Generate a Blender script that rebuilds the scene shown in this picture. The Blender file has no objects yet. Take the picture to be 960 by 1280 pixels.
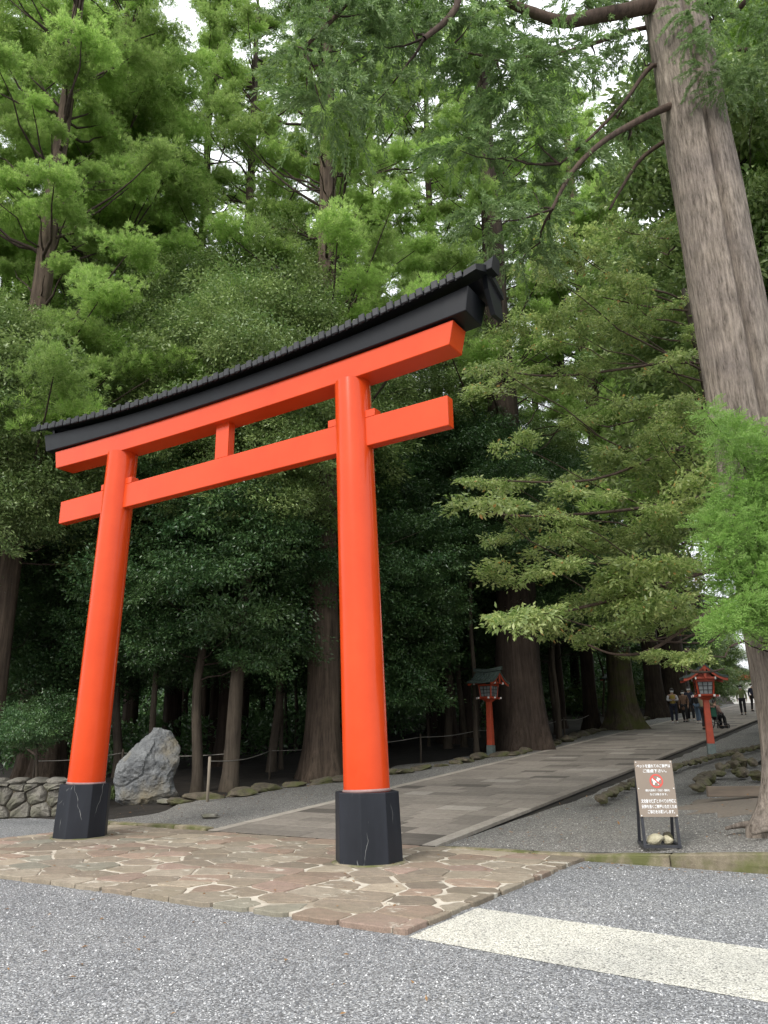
import bpy, bmesh, math, random
import numpy as np
from mathutils import Vector, Matrix
random.seed(7); RNG = np.random.default_rng(11)
S = bpy.context.scene; COL = S.collection

# ------------------------------------------------------------------ camera
F_, PI_, RO_, CH = 956.3, .288, -.0147, 1.5
TO = (-2.6978, 12.1718); CA, SA = math.cos(-.5687), math.sin(-.5687)
def to_world(x, y):                      # camera ground frame -> world (x along the gate, y up the approach)
    dx, dy = x-TO[0], y-TO[1]
    return dx*CA+dy*SA, -dx*SA+dy*CA
cx, cy = to_world(0, 0)
cam_d = bpy.data.cameras.new('camera'); cam = bpy.data.objects.new('camera', cam_d); COL.objects.link(cam)
S.camera = cam
cam_d.sensor_fit = 'VERTICAL'; cam_d.sensor_height = 36; cam_d.lens = 36*F_/1280
cam_d.clip_end = 900; cam_d.clip_start = .05
Rz = Matrix(((CA, SA, 0), (-SA, CA, 0), (0, 0, 1)))
fwd = Rz @ Vector((0, math.cos(PI_), math.sin(PI_)))
up = Rz @ Vector((0, -math.sin(PI_), math.cos(PI_)))
rt = fwd.cross(up)
c_, s_ = math.cos(RO_), math.sin(RO_)
rt2 = rt*c_ + up*s_; up2 = up*c_ - rt*s_
cam.matrix_world = Matrix(((rt2.x, up2.x, -fwd.x, cx), (rt2.y, up2.y, -fwd.y, cy), (rt2.z, up2.z, -fwd.z, CH), (0, 0, 0, 1)))

# ------------------------------------------------------------------ sky, sun, exposure
W = bpy.data.worlds.new('World'); S.world = W; W.use_nodes = True
SUN_EL, SUN_AZ = math.radians(40), math.radians(180)   # azimuth from +Y clockwise
nt = W.node_tree; nt.nodes.clear()
sky = nt.nodes.new('ShaderNodeTexSky'); sky.sky_type = 'NISHITA'; sky.sun_disc = False
sky.sun_elevation = SUN_EL; sky.sun_rotation = SUN_AZ; sky.dust_density = 4; sky.air_density = 1.2
mixw = nt.nodes.new('ShaderNodeMix'); mixw.data_type = 'RGBA'; mixw.inputs[0].default_value = .86
nt.links.new(sky.outputs[0], mixw.inputs[6])
wtc = nt.nodes.new('ShaderNodeTexCoord'); wsp = nt.nodes.new('ShaderNodeSeparateXYZ'); nt.links.new(wtc.outputs['Generated'], wsp.inputs[0])
wmr = nt.nodes.new('ShaderNodeMapRange'); wmr.inputs[3].default_value = 7.5; wmr.inputs[4].default_value = 17.; nt.links.new(wsp.outputs[2], wmr.inputs[0])   # overcast deck: zenith about three times the horizon
wcl = nt.nodes.new('ShaderNodeVectorMath'); wcl.operation = 'SCALE'; wcl.inputs[0].default_value = (.975, 1., 1.04); nt.links.new(wmr.outputs[0], wcl.inputs['Scale']); nt.links.new(wcl.outputs[0], mixw.inputs[7])
bg = nt.nodes.new('ShaderNodeBackground'); bg.inputs[1].default_value = .1
out = nt.nodes.new('ShaderNodeOutputWorld')
nt.links.new(mixw.outputs[2], bg.inputs[0]); nt.links.new(bg.outputs[0], out.inputs[0])
sd = bpy.data.lights.new('sun', 'SUN'); sd.energy = 1.5; sd.angle = math.radians(20); sd.color = (1, .965, .9)
sun = bpy.data.objects.new('sun', sd); COL.objects.link(sun)
sdir = Vector((math.sin(SUN_AZ)*math.cos(SUN_EL), math.cos(SUN_AZ)*math.cos(SUN_EL), math.sin(SUN_EL)))
sun.rotation_euler = sdir.to_track_quat('Z', 'Y').to_euler(); sun.location = (0, -20, 40)
S.view_settings.view_transform = 'Standard'; S.view_settings.look = 'None'
S.view_settings.exposure = .72; S.view_settings.gamma = 1
S.cycles.max_bounces = 8; S.cycles.diffuse_bounces = 4; S.cycles.transmission_bounces = 4; S.cycles.transparent_max_bounces = 4
S.cycles.use_denoising = True; S.cycles.sample_clamp_indirect = 6

# ------------------------------------------------------------------ ground shape and pixel helpers
def G(a, b): return .064*max(0., min(b, 62.)-1.5)
def RA(a): return .012*min(max(a-3., 0.), 5)+.055*min(max(a-5.2, 0.), 2.6)          # the gravel bank rises to the right
def ray(u, v):
    du, dv = u-480, v-640; c, s = math.cos(-RO_), math.sin(-RO_)
    r = (c*du-s*dv)/F_; q = -(s*du+c*dv)/F_
    return (r, math.cos(PI_)-q*math.sin(PI_), math.sin(PI_)+q*math.cos(PI_))
def at(u, v, D):                          # world point seen at photo pixel (u,v), D metres ahead
    d = ray(u, v); t = D/d[1]; a, b = to_world(d[0]*t, D)
    return Vector((a, b, CH+d[2]*t))
def gnd(u, v, h=0.):
    d = ray(u, v); t = 1.5
    for k in range(9000):
        t += .012
        a, b = to_world(d[0]*t, d[1]*t)
        g = G(a, b) + (RA(a) if (b > 1.5 and a > 3.1) else 0) + h
        if CH+d[2]*t < g: break
    return Vector((a, b, g-h))
def gz(a, b): return G(a, b) + (RA(a) if (b > 1.5 and a > 3.1) else 0)

# ------------------------------------------------------------------ materials
def newmat(name):
    m = bpy.data.materials.new(name); m.use_nodes = True
    n = m.node_tree.nodes; l = m.node_tree.links
    return m, n, l, n['Principled BSDF']
def noise(n, l, scale, detail=4, vec=None, stretch=None, coord='Object', rough=.6):
    t = n.new('ShaderNodeTexNoise'); t.inputs['Scale'].default_value = scale; t.inputs['Detail'].default_value = detail
    t.inputs['Roughness'].default_value = rough
    tc = n.new('ShaderNodeTexCoord'); src = tc.outputs[coord]
    if stretch:
        mp = n.new('ShaderNodeMapping'); mp.inputs['Scale'].default_value = stretch; l.new(src, mp.inputs[0]); src = mp.outputs[0]
    l.new(src, t.inputs['Vector']); return t
def ramp(n, l, src, stops):
    r = n.new('ShaderNodeValToRGB'); e = r.color_ramp.elements
    while len(e) < len(stops): e.new(.5)
    for i, (p, c) in enumerate(stops): e[i].position = p; e[i].color = (*c, 1)
    l.new(src, r.inputs[0]); return r
def bump(n, l, src, bsdf, strength, dist):
    b = n.new('ShaderNodeBump'); b.inputs['Strength'].default_value = strength; b.inputs['Distance'].default_value = dist
    l.new(src, b.inputs['Height'])
    l.new(b.outputs[0], bsdf.inputs['Normal']); return b
def mixc(n, l, fac, a, b, mode='MIX'):
    m = n.new('ShaderNodeMix'); m.data_type = 'RGBA'; m.blend_type = mode
    for k, v in ((0, fac), (6, a), (7, b)):
        if isinstance(v, (int, float)): m.inputs[k].default_value = v
        elif isinstance(v, tuple): m.inputs[k].default_value = (*v, 1)
        else: l.new(v, m.inputs[k])
    return m.outputs[2]
def objvar(n, l, col, lo=.75, hi=1.25):   # value shift per object
    oi = n.new('ShaderNodeObjectInfo'); mr = n.new('ShaderNodeMapRange'); mr.inputs[3].default_value = lo; mr.inputs[4].default_value = hi
    l.new(oi.outputs['Random'], mr.inputs[0]); hs = n.new('ShaderNodeHueSaturation'); l.new(mr.outputs[0], hs.inputs['Value'])
    l.new(col, hs.inputs['Color']); return hs.outputs[0]
def simple(name, c1, c2=None, scale=4, rough=.6, b=0, bd=.01, stretch=None, spec=.5, var=None, detail=6, metal=0):
    m, n, l, p = newmat(name); c2 = c2 or tuple(x*.8 for x in c1)
    t = noise(n, l, scale, detail, stretch=stretch); r = ramp(n, l, t.outputs[0], [(.3, c2), (.7, c1)])
    o = r.outputs[0]
    if var: o = objvar(n, l, o, *var)
    l.new(o, p.inputs['Base Color']); p.inputs['Roughness'].default_value = rough; p.inputs['Specular IOR Level'].default_value = spec
    p.inputs['Metallic'].default_value = metal
    if b: bump(n, l, t.outputs[0], p, b, bd)
    return m
def foliage(name, c1, c2, trans=.35, rough=.45, spots=None, var=(.8, 1.2), spec=.5):
    m, n, l, p = newmat(name)
    at_ = n.new('ShaderNodeAttribute'); at_.attribute_name = 'tint'
    st = [(0, c1), (.9, c2)]
    if spots: st += [(.955, c2), (.965, spots)]
    r = ramp(n, l, at_.outputs['Fac'], st); o = objvar(n, l, r.outputs[0], *var)
    l.new(o, p.inputs['Base Color']); p.inputs['Roughness'].default_value = rough; p.inputs['Specular IOR Level'].default_value = spec
    tr = n.new('ShaderNodeBsdfTranslucent'); hs = n.new('ShaderNodeHueSaturation'); hs.inputs['Value'].default_value = 1.3; hs.inputs['Saturation'].default_value = 1.1
    l.new(o, hs.inputs['Color']); l.new(hs.outputs[0], tr.inputs[0])
    ms = n.new('ShaderNodeMixShader'); ms.inputs[0].default_value = trans
    l.new(p.outputs[0], ms.inputs[1]); l.new(tr.outputs[0], ms.inputs[2])
    l.new(ms.outputs[0], n['Material Output'].inputs[0]); return m
def gravel_mat(name, cols, scale=70, bs=.6):
    m, n, l, p = newmat(name)
    tc = n.new('ShaderNodeTexCoord'); v = n.new('ShaderNodeTexVoronoi'); v.inputs['Scale'].default_value = scale
    nz = noise(n, l, scale*.5, 2); mm = n.new('ShaderNodeMix'); mm.data_type = 'VECTOR'; mm.inputs[0].default_value = .03
    l.new(tc.outputs['Object'], v.inputs['Vector'])
    sep = n.new('ShaderNodeSeparateColor'); l.new(v.outputs['Color'], sep.inputs[0])
    r = ramp(n, l, sep.outputs[0], cols); r.color_ramp.interpolation = 'CONSTANT'
    big = noise(n, l, .45, 8, rough=.7); br = ramp(n, l, big.outputs[0], [(.3, (.72, .73, .75)), (.5, (1, 1, 1)), (.72, (1.16, 1.15, 1.12))])
    o = mixc(n, l, 1., r.outputs[0], br.outputs[0], 'MULTIPLY')
    dr = ramp(n, l, v.outputs['Distance'], [(.0, (1, 1, 1)), (.45, (.97, .97, .97)), (.75, (.5, .5, .5))])
    o = mixc(n, l, 1., o, dr.outputs[0], 'MULTIPLY')
    l.new(o, p.inputs['Base Color']); p.inputs['Roughness'].default_value = .85
    inv = n.new('ShaderNodeMath'); inv.operation = 'SUBTRACT'; inv.inputs[0].default_value = 1; l.new(v.outputs['Distance'], inv.inputs[1])
    ad = n.new('ShaderNodeMath'); ad.operation = 'ADD'; l.new(inv.outputs[0], ad.inputs[0]); l.new(sep.outputs[1], ad.inputs[1])
    bump(n, l, ad.outputs[0], p, bs, .006); return m
M = {}
M['road'] = gravel_mat('road_gravel', [(0, (.13, .131, .132)), (.25, (.21, .212, .214)), (.55, (.28, .282, .285)), (.8, (.37, .372, .374)), (.95, (.55, .55, .545))], 72, .8)
M['verge'] = gravel_mat('verge_gravel', [(0, (.12, .115, .105)), (.3, (.19, .18, .165)), (.6, (.25, .24, .22)), (.85, (.33, .32, .3)), (.97, (.5, .49, .46))], 60, .8)
M['whiteline'] = gravel_mat('white_paint_on_gravel', [(0, (.44, .425, .37)), (.15, (.58, .565, .49)), (.5, (.68, .66, .58)), (.94, (.25, .245, .225))], 72, .9)
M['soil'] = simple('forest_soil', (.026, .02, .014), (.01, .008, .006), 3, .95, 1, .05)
M['soil_patch'] = simple('bare_soil', (.2, .165, .13), (.14, .12, .1), 14, .95, .8, .02)
M['mortar'] = None
def mortar():
    m, n, l, p = newmat('pale_mortar')
    t = noise(n, l, 1.1, 6); t2 = noise(n, l, 14, 4)
    r = ramp(n, l, t.outputs[0], [(.4, (.2, .165, .12)), (.5, (.66, .62, .53))])
    o = mixc(n, l, t2.outputs[0], r.outputs[0], (.35, .3, .23)); l.new(o, p.inputs['Base Color']); p.inputs['Roughness'].default_value = .9
    bump(n, l, t2.outputs[0], p, .6, .004); return m
M['mortar'] = mortar()
def stone(name, c1, c2, moss=None, ms=(.55, .7), scale=9, bd=.006, var=(.78, 1.2), streak=None):
    m, n, l, p = newmat(name)
    t = noise(n, l, scale, 8, rough=.65, coord='Object'); r = ramp(n, l, t.outputs[0], [(.3, c2), (.68, c1)])
    o = objvar(n, l, r.outputs[0], *var)
    f = noise(n, l, scale*9, 3); fr = ramp(n, l, f.outputs[0], [(.3, (.75, .75, .75)), (.7, (1.15, 1.15, 1.15))]); o = mixc(n, l, 1., o, fr.outputs[0], 'MULTIPLY')
    if streak:
        ge = n.new('ShaderNodeNewGeometry'); mpp = n.new('ShaderNodeMapping'); mpp.inputs['Scale'].default_value = (1.1, 2.2, 1); l.new(ge.outputs['Position'], mpp.inputs[0])
        for sc_, lo_, hi_, cc_, mx_ in ((1.5, .585, .64, (.6, .56, .47), .8), (.45, .45, .7, (.17, .15, .1), .55)):
            tn = n.new('ShaderNodeTexNoise'); tn.inputs['Scale'].default_value = sc_; tn.inputs['Detail'].default_value = 9; tn.inputs['Roughness'].default_value = .72; l.new(mpp.outputs[0], tn.inputs['Vector'])
            sr = ramp(n, l, tn.outputs[0], [(lo_, (0, 0, 0)), (hi_, (mx_,)*3)]); o = mixc(n, l, sr.outputs[0], o, cc_)
    if moss:
        t2 = noise(n, l, scale*.3, 6); mr = ramp(n, l, t2.outputs[0], [(ms[0], (0, 0, 0)), (ms[1], (1, 1, 1))]); o = mixc(n, l, mr.outputs[0], o, moss)
    l.new(o, p.inputs['Base Color']); p.inputs['Roughness'].default_value = .88
    ad = n.new('ShaderNodeMath'); ad.operation = 'ADD'; l.new(t.outputs[0], ad.inputs[0]); l.new(f.outputs[0], ad.inputs[1])
    bump(n, l, ad.outputs[0], p, .7, bd); return m
PAVE = [stone(nm_, c1_, c2_, streak=True) for nm_, c1_, c2_ in (('reddish_stone', (.3, .215, .16), (.19, .14, .105)), ('tan_stone', (.36, .3, .225), (.23, .19, .14)), ('brown_stone', (.26, .21, .155), (.16, .13, .1)),
        ('grey_green_stone', (.27, .25, .195), (.17, .16, .125)), ('pink_stone', (.34, .24, .19), (.23, .165, .13)), ('ochre_stone', (.38, .31, .2), (.26, .21, .135)), ('light_brown_stone', (.33, .28, .215), (.2, .17, .13)))]
SLAB = [stone('slab_grey_beige', (.26, .23, .195), (.185, .16, .135), var=(.88, 1.1)), stone('slab_dark', (.125, .108, .09), (.09, .078, .066), var=(.85, 1.15)),
        stone('slab_light', (.33, .3, .26), (.24, .215, .185), var=(.92, 1.08)), stone('slab_mid', (.215, .19, .16), (.15, .13, .11), var=(.88, 1.12))]
M['slab_border'] = stone('slab_border', (.4, .36, .31), (.27, .24, .2), var=(.9, 1.08))
M['kerb'] = stone('mossy_kerb_stone', (.27, .23, .16), (.15, .125, .085), (.1, .105, .035), (.42, .62))
M['wallstone'] = stone('wall_stone', (.25, .235, .2), (.09, .082, .068), (.1, .1, .06), (.5, .7), 5, .02)
M['boulder'] = stone('boulder_stone', (.25, .258, .258), (.085, .092, .1), (.2, .17, .11), (.48, .66), 3.2, .04, (1, 1))
M['rock'] = stone('mossy_rock', (.17, .14, .1), (.065, .055, .038), (.085, .09, .03), (.45, .65), 6, .02)
M['sidedark'] = simple('shadowed_damp_side', (.02, .018, .015), None, 6, .9)  # damp side of the path, its black shadow painted into the colour
def vermilion():
    m, n, l, p = newmat('vermilion_paint')
    t = noise(n, l, 1.3, 5); r = ramp(n, l, t.outputs[0], [(.3, (.6, .054, .009)), (.7, (.67, .068, .013))])
    t2 = noise(n, l, 3, 8, stretch=(1, 1, .1)); r2 = ramp(n, l, t2.outputs[0], [(.6, (0, 0, 0)), (.9, (.3, .3, .3))])
    o = mixc(n, l, r2.outputs[0], r.outputs[0], (.76, .1, .025)); l.new(o, p.inputs['Base Color']); p.inputs['Specular IOR Level'].default_value = .34
    rr = n.new('ShaderNodeMapRange'); rr.inputs[3].default_value = .14; rr.inputs[4].default_value = .26; l.new(t.outputs[0], rr.inputs[0]); l.new(rr.outputs[0], p.inputs['Roughness'])
    t3 = noise(n, l, 22, 3, stretch=(1, 1, .25)); bump(n, l, t3.outputs[0], p, .12, .006); return m
M['red'] = vermilion()
M['oldred'] = simple('faded_red_paint', (.5, .075, .03), (.33, .05, .022), 5, .5, .2, .005)
M['black'] = simple('black_paint', (.008, .0095, .0125), (.005, .006, .008), 3, .42, .25, .01, (1, 1, .3), spec=.35)
M['tile'] = simple('charcoal_roof_tile', (.022, .023, .026), (.01, .011, .013), 8, .5, .3, .004, var=(.7, 1.4))
def basemat():
    m, n, l, p = newmat('black_base_coating')
    t = noise(n, l, 2.5, 8, stretch=(1, 1, .3)); r = ramp(n, l, t.outputs[0], [(.35, (.008, .01, .015)), (.7, (.018, .021, .029))])
    w = noise(n, l, 1.4, 4); tc = n.new('ShaderNodeTexCoord'); v = n.new('ShaderNodeTexVoronoi'); v.feature = 'DISTANCE_TO_EDGE'; v.inputs['Scale'].default_value = 2.6
    mp0 = n.new('ShaderNodeMapping'); mp0.inputs['Scale'].default_value = (1, 1, .3); l.new(tc.outputs['Object'], mp0.inputs[0]); mp = mixc(n, l, .2, mp0.outputs[0], w.outputs['Color']); l.new(mp, v.inputs['Vector'])
    vr = ramp(n, l, v.outputs['Distance'], [(.0, (1, 1, 1)), (.007, (0, 0, 0))])
    k = noise(n, l, 2.1, 3); kr = ramp(n, l, k.outputs[0], [(.53, (0, 0, 0)), (.6, (.75, .75, .75))])
    f = mixc(n, l, 1., vr.outputs[0], kr.outputs[0], 'MULTIPLY'); o = mixc(n, l, f, r.outputs[0], (.33, .34, .33))
    l.new(o, p.inputs['Base Color']); p.inputs['Roughness'].default_value = .5; p.inputs['Specular IOR Level'].default_value = .35; bump(n, l, t.outputs[0], p, .3, .006); return m
M['base'] = basemat()
def bark(name, c1, c2, sc=9, bd=.03, moss=None, st=.07):
    m, n, l, p = newmat(name)
    t = noise(n, l, sc, 10, stretch=(1, 1, st), rough=.75); r = ramp(n, l, t.outputs[0], [(.34, c2), (.62, c1)])
    o = r.outputs[0]; b2 = noise(n, l, 1.3, 5); br = ramp(n, l, b2.outputs[0], [(.3, (.7, .7, .72)), (.7, (1.15, 1.15, 1.1))]); o = mixc(n, l, 1., o, br.outputs[0], 'MULTIPLY')
    if moss:
        t2 = noise(n, l, 1.7, 5); mr = ramp(n, l, t2.outputs[0], [(.45, (0, 0, 0)), (.6, (.8, .8, .8))]); o = mixc(n, l, mr.outputs[0], o, moss)
    l.new(o, p.inputs['Base Color']); p.inputs['Roughness'].default_value = .92; p.inputs['Specular IOR Level'].default_value = .2
    bump(n, l, t.outputs[0], p, 1., bd); return m
M['bark_big'] = bark('grey_cedar_bark', (.4, .34, .29), (.09, .074, .06), 22, .06, None, .13)
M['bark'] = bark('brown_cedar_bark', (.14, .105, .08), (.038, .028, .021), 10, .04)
M['bark_moss'] = bark('mossy_cedar_bark', (.15, .12, .085), (.05, .04, .028), 10, .04, (.09, .1, .03))
M['bark_thin'] = bark('smooth_grey_bark', (.11, .09, .07), (.045, .036, .028), 14, .015)
M['bark_deep'] = bark('shaded_cedar_bark', (.07, .052, .042), (.025, .018, .014), 10, .04)  # darker copy of the brown bark, the deep wood's shade put into the colour
M['limb'] = bark('dark_limb_bark', (.075, .055, .045), (.03, .022, .018), 12, .02)
M['limb_big'] = bark('limb_bark', (.12, .085, .068), (.05, .036, .028), 12, .02)
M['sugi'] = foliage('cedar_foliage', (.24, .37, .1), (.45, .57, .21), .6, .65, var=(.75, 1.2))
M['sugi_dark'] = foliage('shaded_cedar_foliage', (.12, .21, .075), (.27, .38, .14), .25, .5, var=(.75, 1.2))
M['sprout'] = foliage('fresh_cedar_sprouts', (.17, .34, .065), (.36, .52, .15), .3, .5, var=(.85, 1.1))
M['broad'] = foliage('broadleaf_olive', (.14, .22, .06), (.44, .5, .21), .45, .35, spots=(.5, .3, .12), var=(.8, 1.2))
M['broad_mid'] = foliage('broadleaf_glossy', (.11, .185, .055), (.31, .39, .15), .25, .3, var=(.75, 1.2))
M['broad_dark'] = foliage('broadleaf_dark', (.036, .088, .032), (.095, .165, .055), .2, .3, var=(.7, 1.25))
M['far'] = foliage('far_foliage', (.05, .1, .03), (.09, .17, .05), .25, .5)
M['deadleaf'] = foliage('fallen_leaf', (.16, .08, .03), (.3, .17, .07), .1, .7)
M['wood_post'] = simple('weathered_post', (.3, .26, .2), (.17, .14, .11), 12, .85, .5, .006, (1, 1, .1))
M['wood_dark'] = simple('dark_post', (.1, .08, .06), (.05, .04, .03), 12, .85, .5, .006, (1, 1, .1))
M['rope'] = simple('rope', (.3, .28, .25), (.18, .17, .15), 40, .9)
M['copper'] = simple('verdigris_roof', (.07, .1, .085), (.04, .055, .05), 9, .6, .3, .005, var=(.8, 1.2))
M['greybase'] = simple('grey_footing', (.16, .2, .19), (.1, .125, .12), 9, .7)
M['pane'] = simple('lantern_pane', (.28, .3, .3), (.2, .22, .22), 6, .3)
M['lattice'] = simple('dark_lattice', (.02, .02, .02), None, 6, .5)
M['white'] = simple('white_paint', (.8, .79, .76), (.68, .67, .64), 4, .5)
M['signbrown'] = simple('sign_panel_brown', (.27, .22, .175), (.235, .19, .15), 2, .45)
M['text'] = simple('white_lettering', (.85, .86, .87), (.82, .83, .84), 2, .5)
M['signred'] = simple('red_ring', (.72, .1, .08), None, 2, .5)
M['steel'] = simple('dark_steel_frame', (.035, .037, .045), (.02, .021, .026), 12, .4, .1, .002)
M['paperstone'] = stone('ballast_stone', (.5, .46, .33), (.33, .3, .2), None, (.5, .6), 12, .006)

# ------------------------------------------------------------------ object helpers
def tagp(o, label=None, cat=None, group=None, kind=None):
    for k, v in (('label', label), ('category', cat), ('group', group), ('kind', kind)):
        if v: o[k] = v
    return o
def empty(name, loc, rz=0, label=None, cat=None, group=None, parent=None):
    o = bpy.data.objects.new(name, None); COL.objects.link(o); o.location = loc; o.rotation_euler = (0, 0, rz); o.empty_display_size = .3
    if parent: o.parent = parent
    return tagp(o, label, cat, group)
def link(name, me, parent=None, loc=None, m=None):
    o = bpy.data.objects.new(name, me); COL.objects.link(o)
    if m and not me.materials: me.materials.append(m)
    if parent: o.parent = parent
    if loc is not None: o.location = loc
    return o
def npmesh(name, V, Fq, k, m=None, tint=None, smooth=False):     # V (n,3), Fq (f,k)
    me = bpy.data.meshes.new(name); V = np.asarray(V, np.float32); Fq = np.asarray(Fq, np.int32)
    me.vertices.add(len(V)); me.vertices.foreach_set('co', V.ravel())
    me.loops.add(Fq.size); me.loops.foreach_set('vertex_index', Fq.ravel())
    me.polygons.add(len(Fq)); me.polygons.foreach_set('loop_start', np.arange(len(Fq), dtype=np.int32)*k)
    me.update(calc_edges=True)
    if smooth: me.polygons.foreach_set('use_smooth', np.ones(len(Fq), bool))
    if tint is not None:
        at_ = me.attributes.new('tint', 'FLOAT', 'POINT'); at_.data.foreach_set('value', np.asarray(tint, np.float32))
    if m: me.materials.append(m)
    return me
class MB:                                  # collects polygons
    def __init__(s): s.v = []; s.f = []; s.smooth = []
    def add(s, v, f, sm=False):
        k = len(s.v); s.v += [tuple(x) for x in v]; s.f += [tuple(i+k for i in q) for q in f]; s.smooth += [sm]*len(f); return s
    def box(s, x0, x1, y0, y1, z0, z1, bev=0):
        if bev:
            bm = bmesh.new(); bmesh.ops.create_cube(bm, size=1)
            for v in bm.verts: v.co = Vector((x0 if v.co.x < 0 else x1, y0 if v.co.y < 0 else y1, z0 if v.co.z < 0 else z1))
            bmesh.ops.bevel(bm, geom=list(bm.edges), offset=bev, segments=1, affect='EDGES')
            bm.verts.index_update(); s.add([v.co for v in bm.verts], [[v.index for v in f.verts] for f in bm.faces]); bm.free(); return s
        v = [(x, y, z) for z in (z0, z1) for y in (y0, y1) for x in (x0, x1)]
        return s.add(v, [(0, 2, 3, 1), (4, 5, 7, 6), (0, 1, 5, 4), (2, 6, 7, 3), (0, 4, 6, 2), (1, 3, 7, 5)])
    def bar(s, p, q, w, h=None):           # rectangular bar
        p, q = Vector(p), Vector(q); d = (q-p).normalized(); h = h or w
        u = d.cross(Vector((0, 0, 1))); u = Vector((1, 0, 0)) if u.length < 1e-3 else u.normalized(); t = u.cross(d)
        v = [c + u*sx*w/2 + t*sy*h/2 for c in (p, q) for sx, sy in ((-1, -1), (1, -1), (1, 1), (-1, 1))]
        return s.add(v, [(3, 2, 1, 0), (4, 5, 6, 7)]+[(i, (i+1) % 4, 4+(i+1) % 4, 4+i) for i in range(4)])
    def tube(s, pts, rad, n=8, cap=True, sm=True, fn=None):
        pts = [Vector(p) for p in pts]; k0 = len(s.v); prev = None; V = []
        for i, p in enumerate(pts):
            d = (pts[min(i+1, len(pts)-1)]-pts[max(i-1, 0)]).normalized()
            if prev is None:
                u = d.cross(Vector((0, 1, 0))); u = Vector((1, 0, 0)) if u.length < 1e-3 else u.normalized()
            else: u = (prev-d*prev.dot(d)).normalized()
            prev = u; t = d.cross(u); r = rad[i] if hasattr(rad, '__len__') else rad
            for j in range(n):
                a = 2*math.pi*j/n; rr = r*(fn(a, i, p) if fn else 1); V.append(p+(u*math.cos(a)+t*math.sin(a))*rr)
        Fc = [(i*n+j, i*n+(j+1) % n, (i+1)*n+(j+1) % n, (i+1)*n+j) for i in range(len(pts)-1) for j in range(n)]
        s.add(V, Fc, sm)
        if cap:
            s.f.append(tuple(k0+j for j in reversed(range(n)))); s.f.append(tuple(k0+(len(pts)-1)*n+j for j in range(n))); s.smooth += [False, False]
        return s
    def prism(s, poly, z0, z1, top=None):
        n = len(poly); top = top or poly
        return s.add([(x, y, z0) for x, y in poly]+[(x, y, z1) for x, y in top], [tuple(reversed(range(n))), tuple(range(n, 2*n))]+[(i, (i+1) % n, n+(i+1) % n, n+i) for i in range(n)])
    def mesh(s, name, m):
        me = bpy.data.meshes.new(name); me.from_pydata(s.v, [], s.f); me.polygons.foreach_set('use_smooth', s.smooth); me.update()
        if m: me.materials.append(m)
        return me
    def build(s, name, m, parent=None, loc=None): return link(name, s.mesh(name, m), parent, loc)
def bevel(o, w, seg=2):
    b = o.modifiers.new('bevel', 'BEVEL'); b.width = w; b.segments = seg; b.limit_method = 'ANGLE'; b.angle_limit = math.radians(35); return o
_noise = __import__('mathutils').noise
def nz(p, s=1.): return _noise.noise(Vector(p)*s)
def rockmesh(name, m, sub=2, seed=0, sq=(1, 1, 1), rough=.25, cut=3):
    bm = bmesh.new(); bmesh.ops.create_icosphere(bm, subdivisions=sub, radius=1); off = Vector((seed*3.7, seed*1.3, seed*7.1)); rnd = random.Random(seed)
    planes = [(Vector((rnd.gauss(0, 1), rnd.gauss(0, 1), rnd.gauss(0, .8))).normalized(), rnd.uniform(.55, .85)) for _ in range(cut+4)]
    for v in bm.verts:
        p = v.co.copy()
        for nn, d in planes:
            e = p.dot(nn)-d
            if e > 0: p -= nn*e*.85
        p *= 1+rough*_noise.noise(p*1.3+off)+rough*.4*_noise.noise(p*3.1+off)
        v.co = Vector((p.x*sq[0], p.y*sq[1], p.z*sq[2]))
    me = bpy.data.meshes.new(name); bm.to_mesh(me); bm.free(); me.materials.append(m); return me

# ------------------------------------------------------------------ ground, road, verges
def sheet(name, a0, a1, b0, b1, na, nb, zf, m, kind='structure', parent=None, extra=()):
    A = np.linspace(a0, a1, na); B = np.array(sorted(set(list(np.linspace(b0, b1, nb))+[x for x in extra if b0 < x < b1])))
    V = [(a, b, zf(a, b)) for b in B for a in A]; k = len(A)
    Fc = [(j*k+i, j*k+i+1, (j+1)*k+i+1, (j+1)*k+i) for j in range(len(B)-1) for i in range(k-1)]
    me = npmesh(name, V, Fc, 4, m, smooth=True); o = link(name, me); o['kind'] = kind; return o
def z_soil(a, b):
    z = G(a, b) - .06
    if a > 2.9: z += RA(a)-.13
    f = min(max((-4.6-a)/3, 0), 1); f2 = min(max((b-2.2)/3, 0), 1)
    z += f*f2*(.12 + .25*nz((a*.35, b*.35, 0)) + .08*nz((a*1.1, b*1.1, 3)))
    if a < -7: z += 9*min(max((b-66)/30, 0), 1)*min((-7-a)/6, 1)
    if a < -38: z += 6*min((-38-a)/15, 1)
    if a > 10 and b > 2.2: z += min((a-10)/3, 1)*(.1+.2*nz((a*.4, b*.4, 9)))
    return z
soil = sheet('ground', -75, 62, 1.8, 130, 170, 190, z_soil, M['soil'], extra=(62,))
road = sheet('road', -60, 70, -60, 1.62, 3, 3, lambda a, b: -.04, M['road'])
sheet('road_left_edge', -60, -4.02, 1.62, 2.35, 3, 3, lambda a, b: -.04+.03*(b-1.62), M['road'])
sheet('outer_ground', -420, 420, -300, 420, 3, 3, lambda a, b: -.6, M['soil'])
def left_edge(b): return -4.75+ (.25*math.sin(b*.9)+.2*math.sin(b*2.3+1)) + min(b, 9)*.02 + (max(0, b-7))*.12 if b < 16 else -3.2+.25*math.sin(b*.7)
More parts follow.
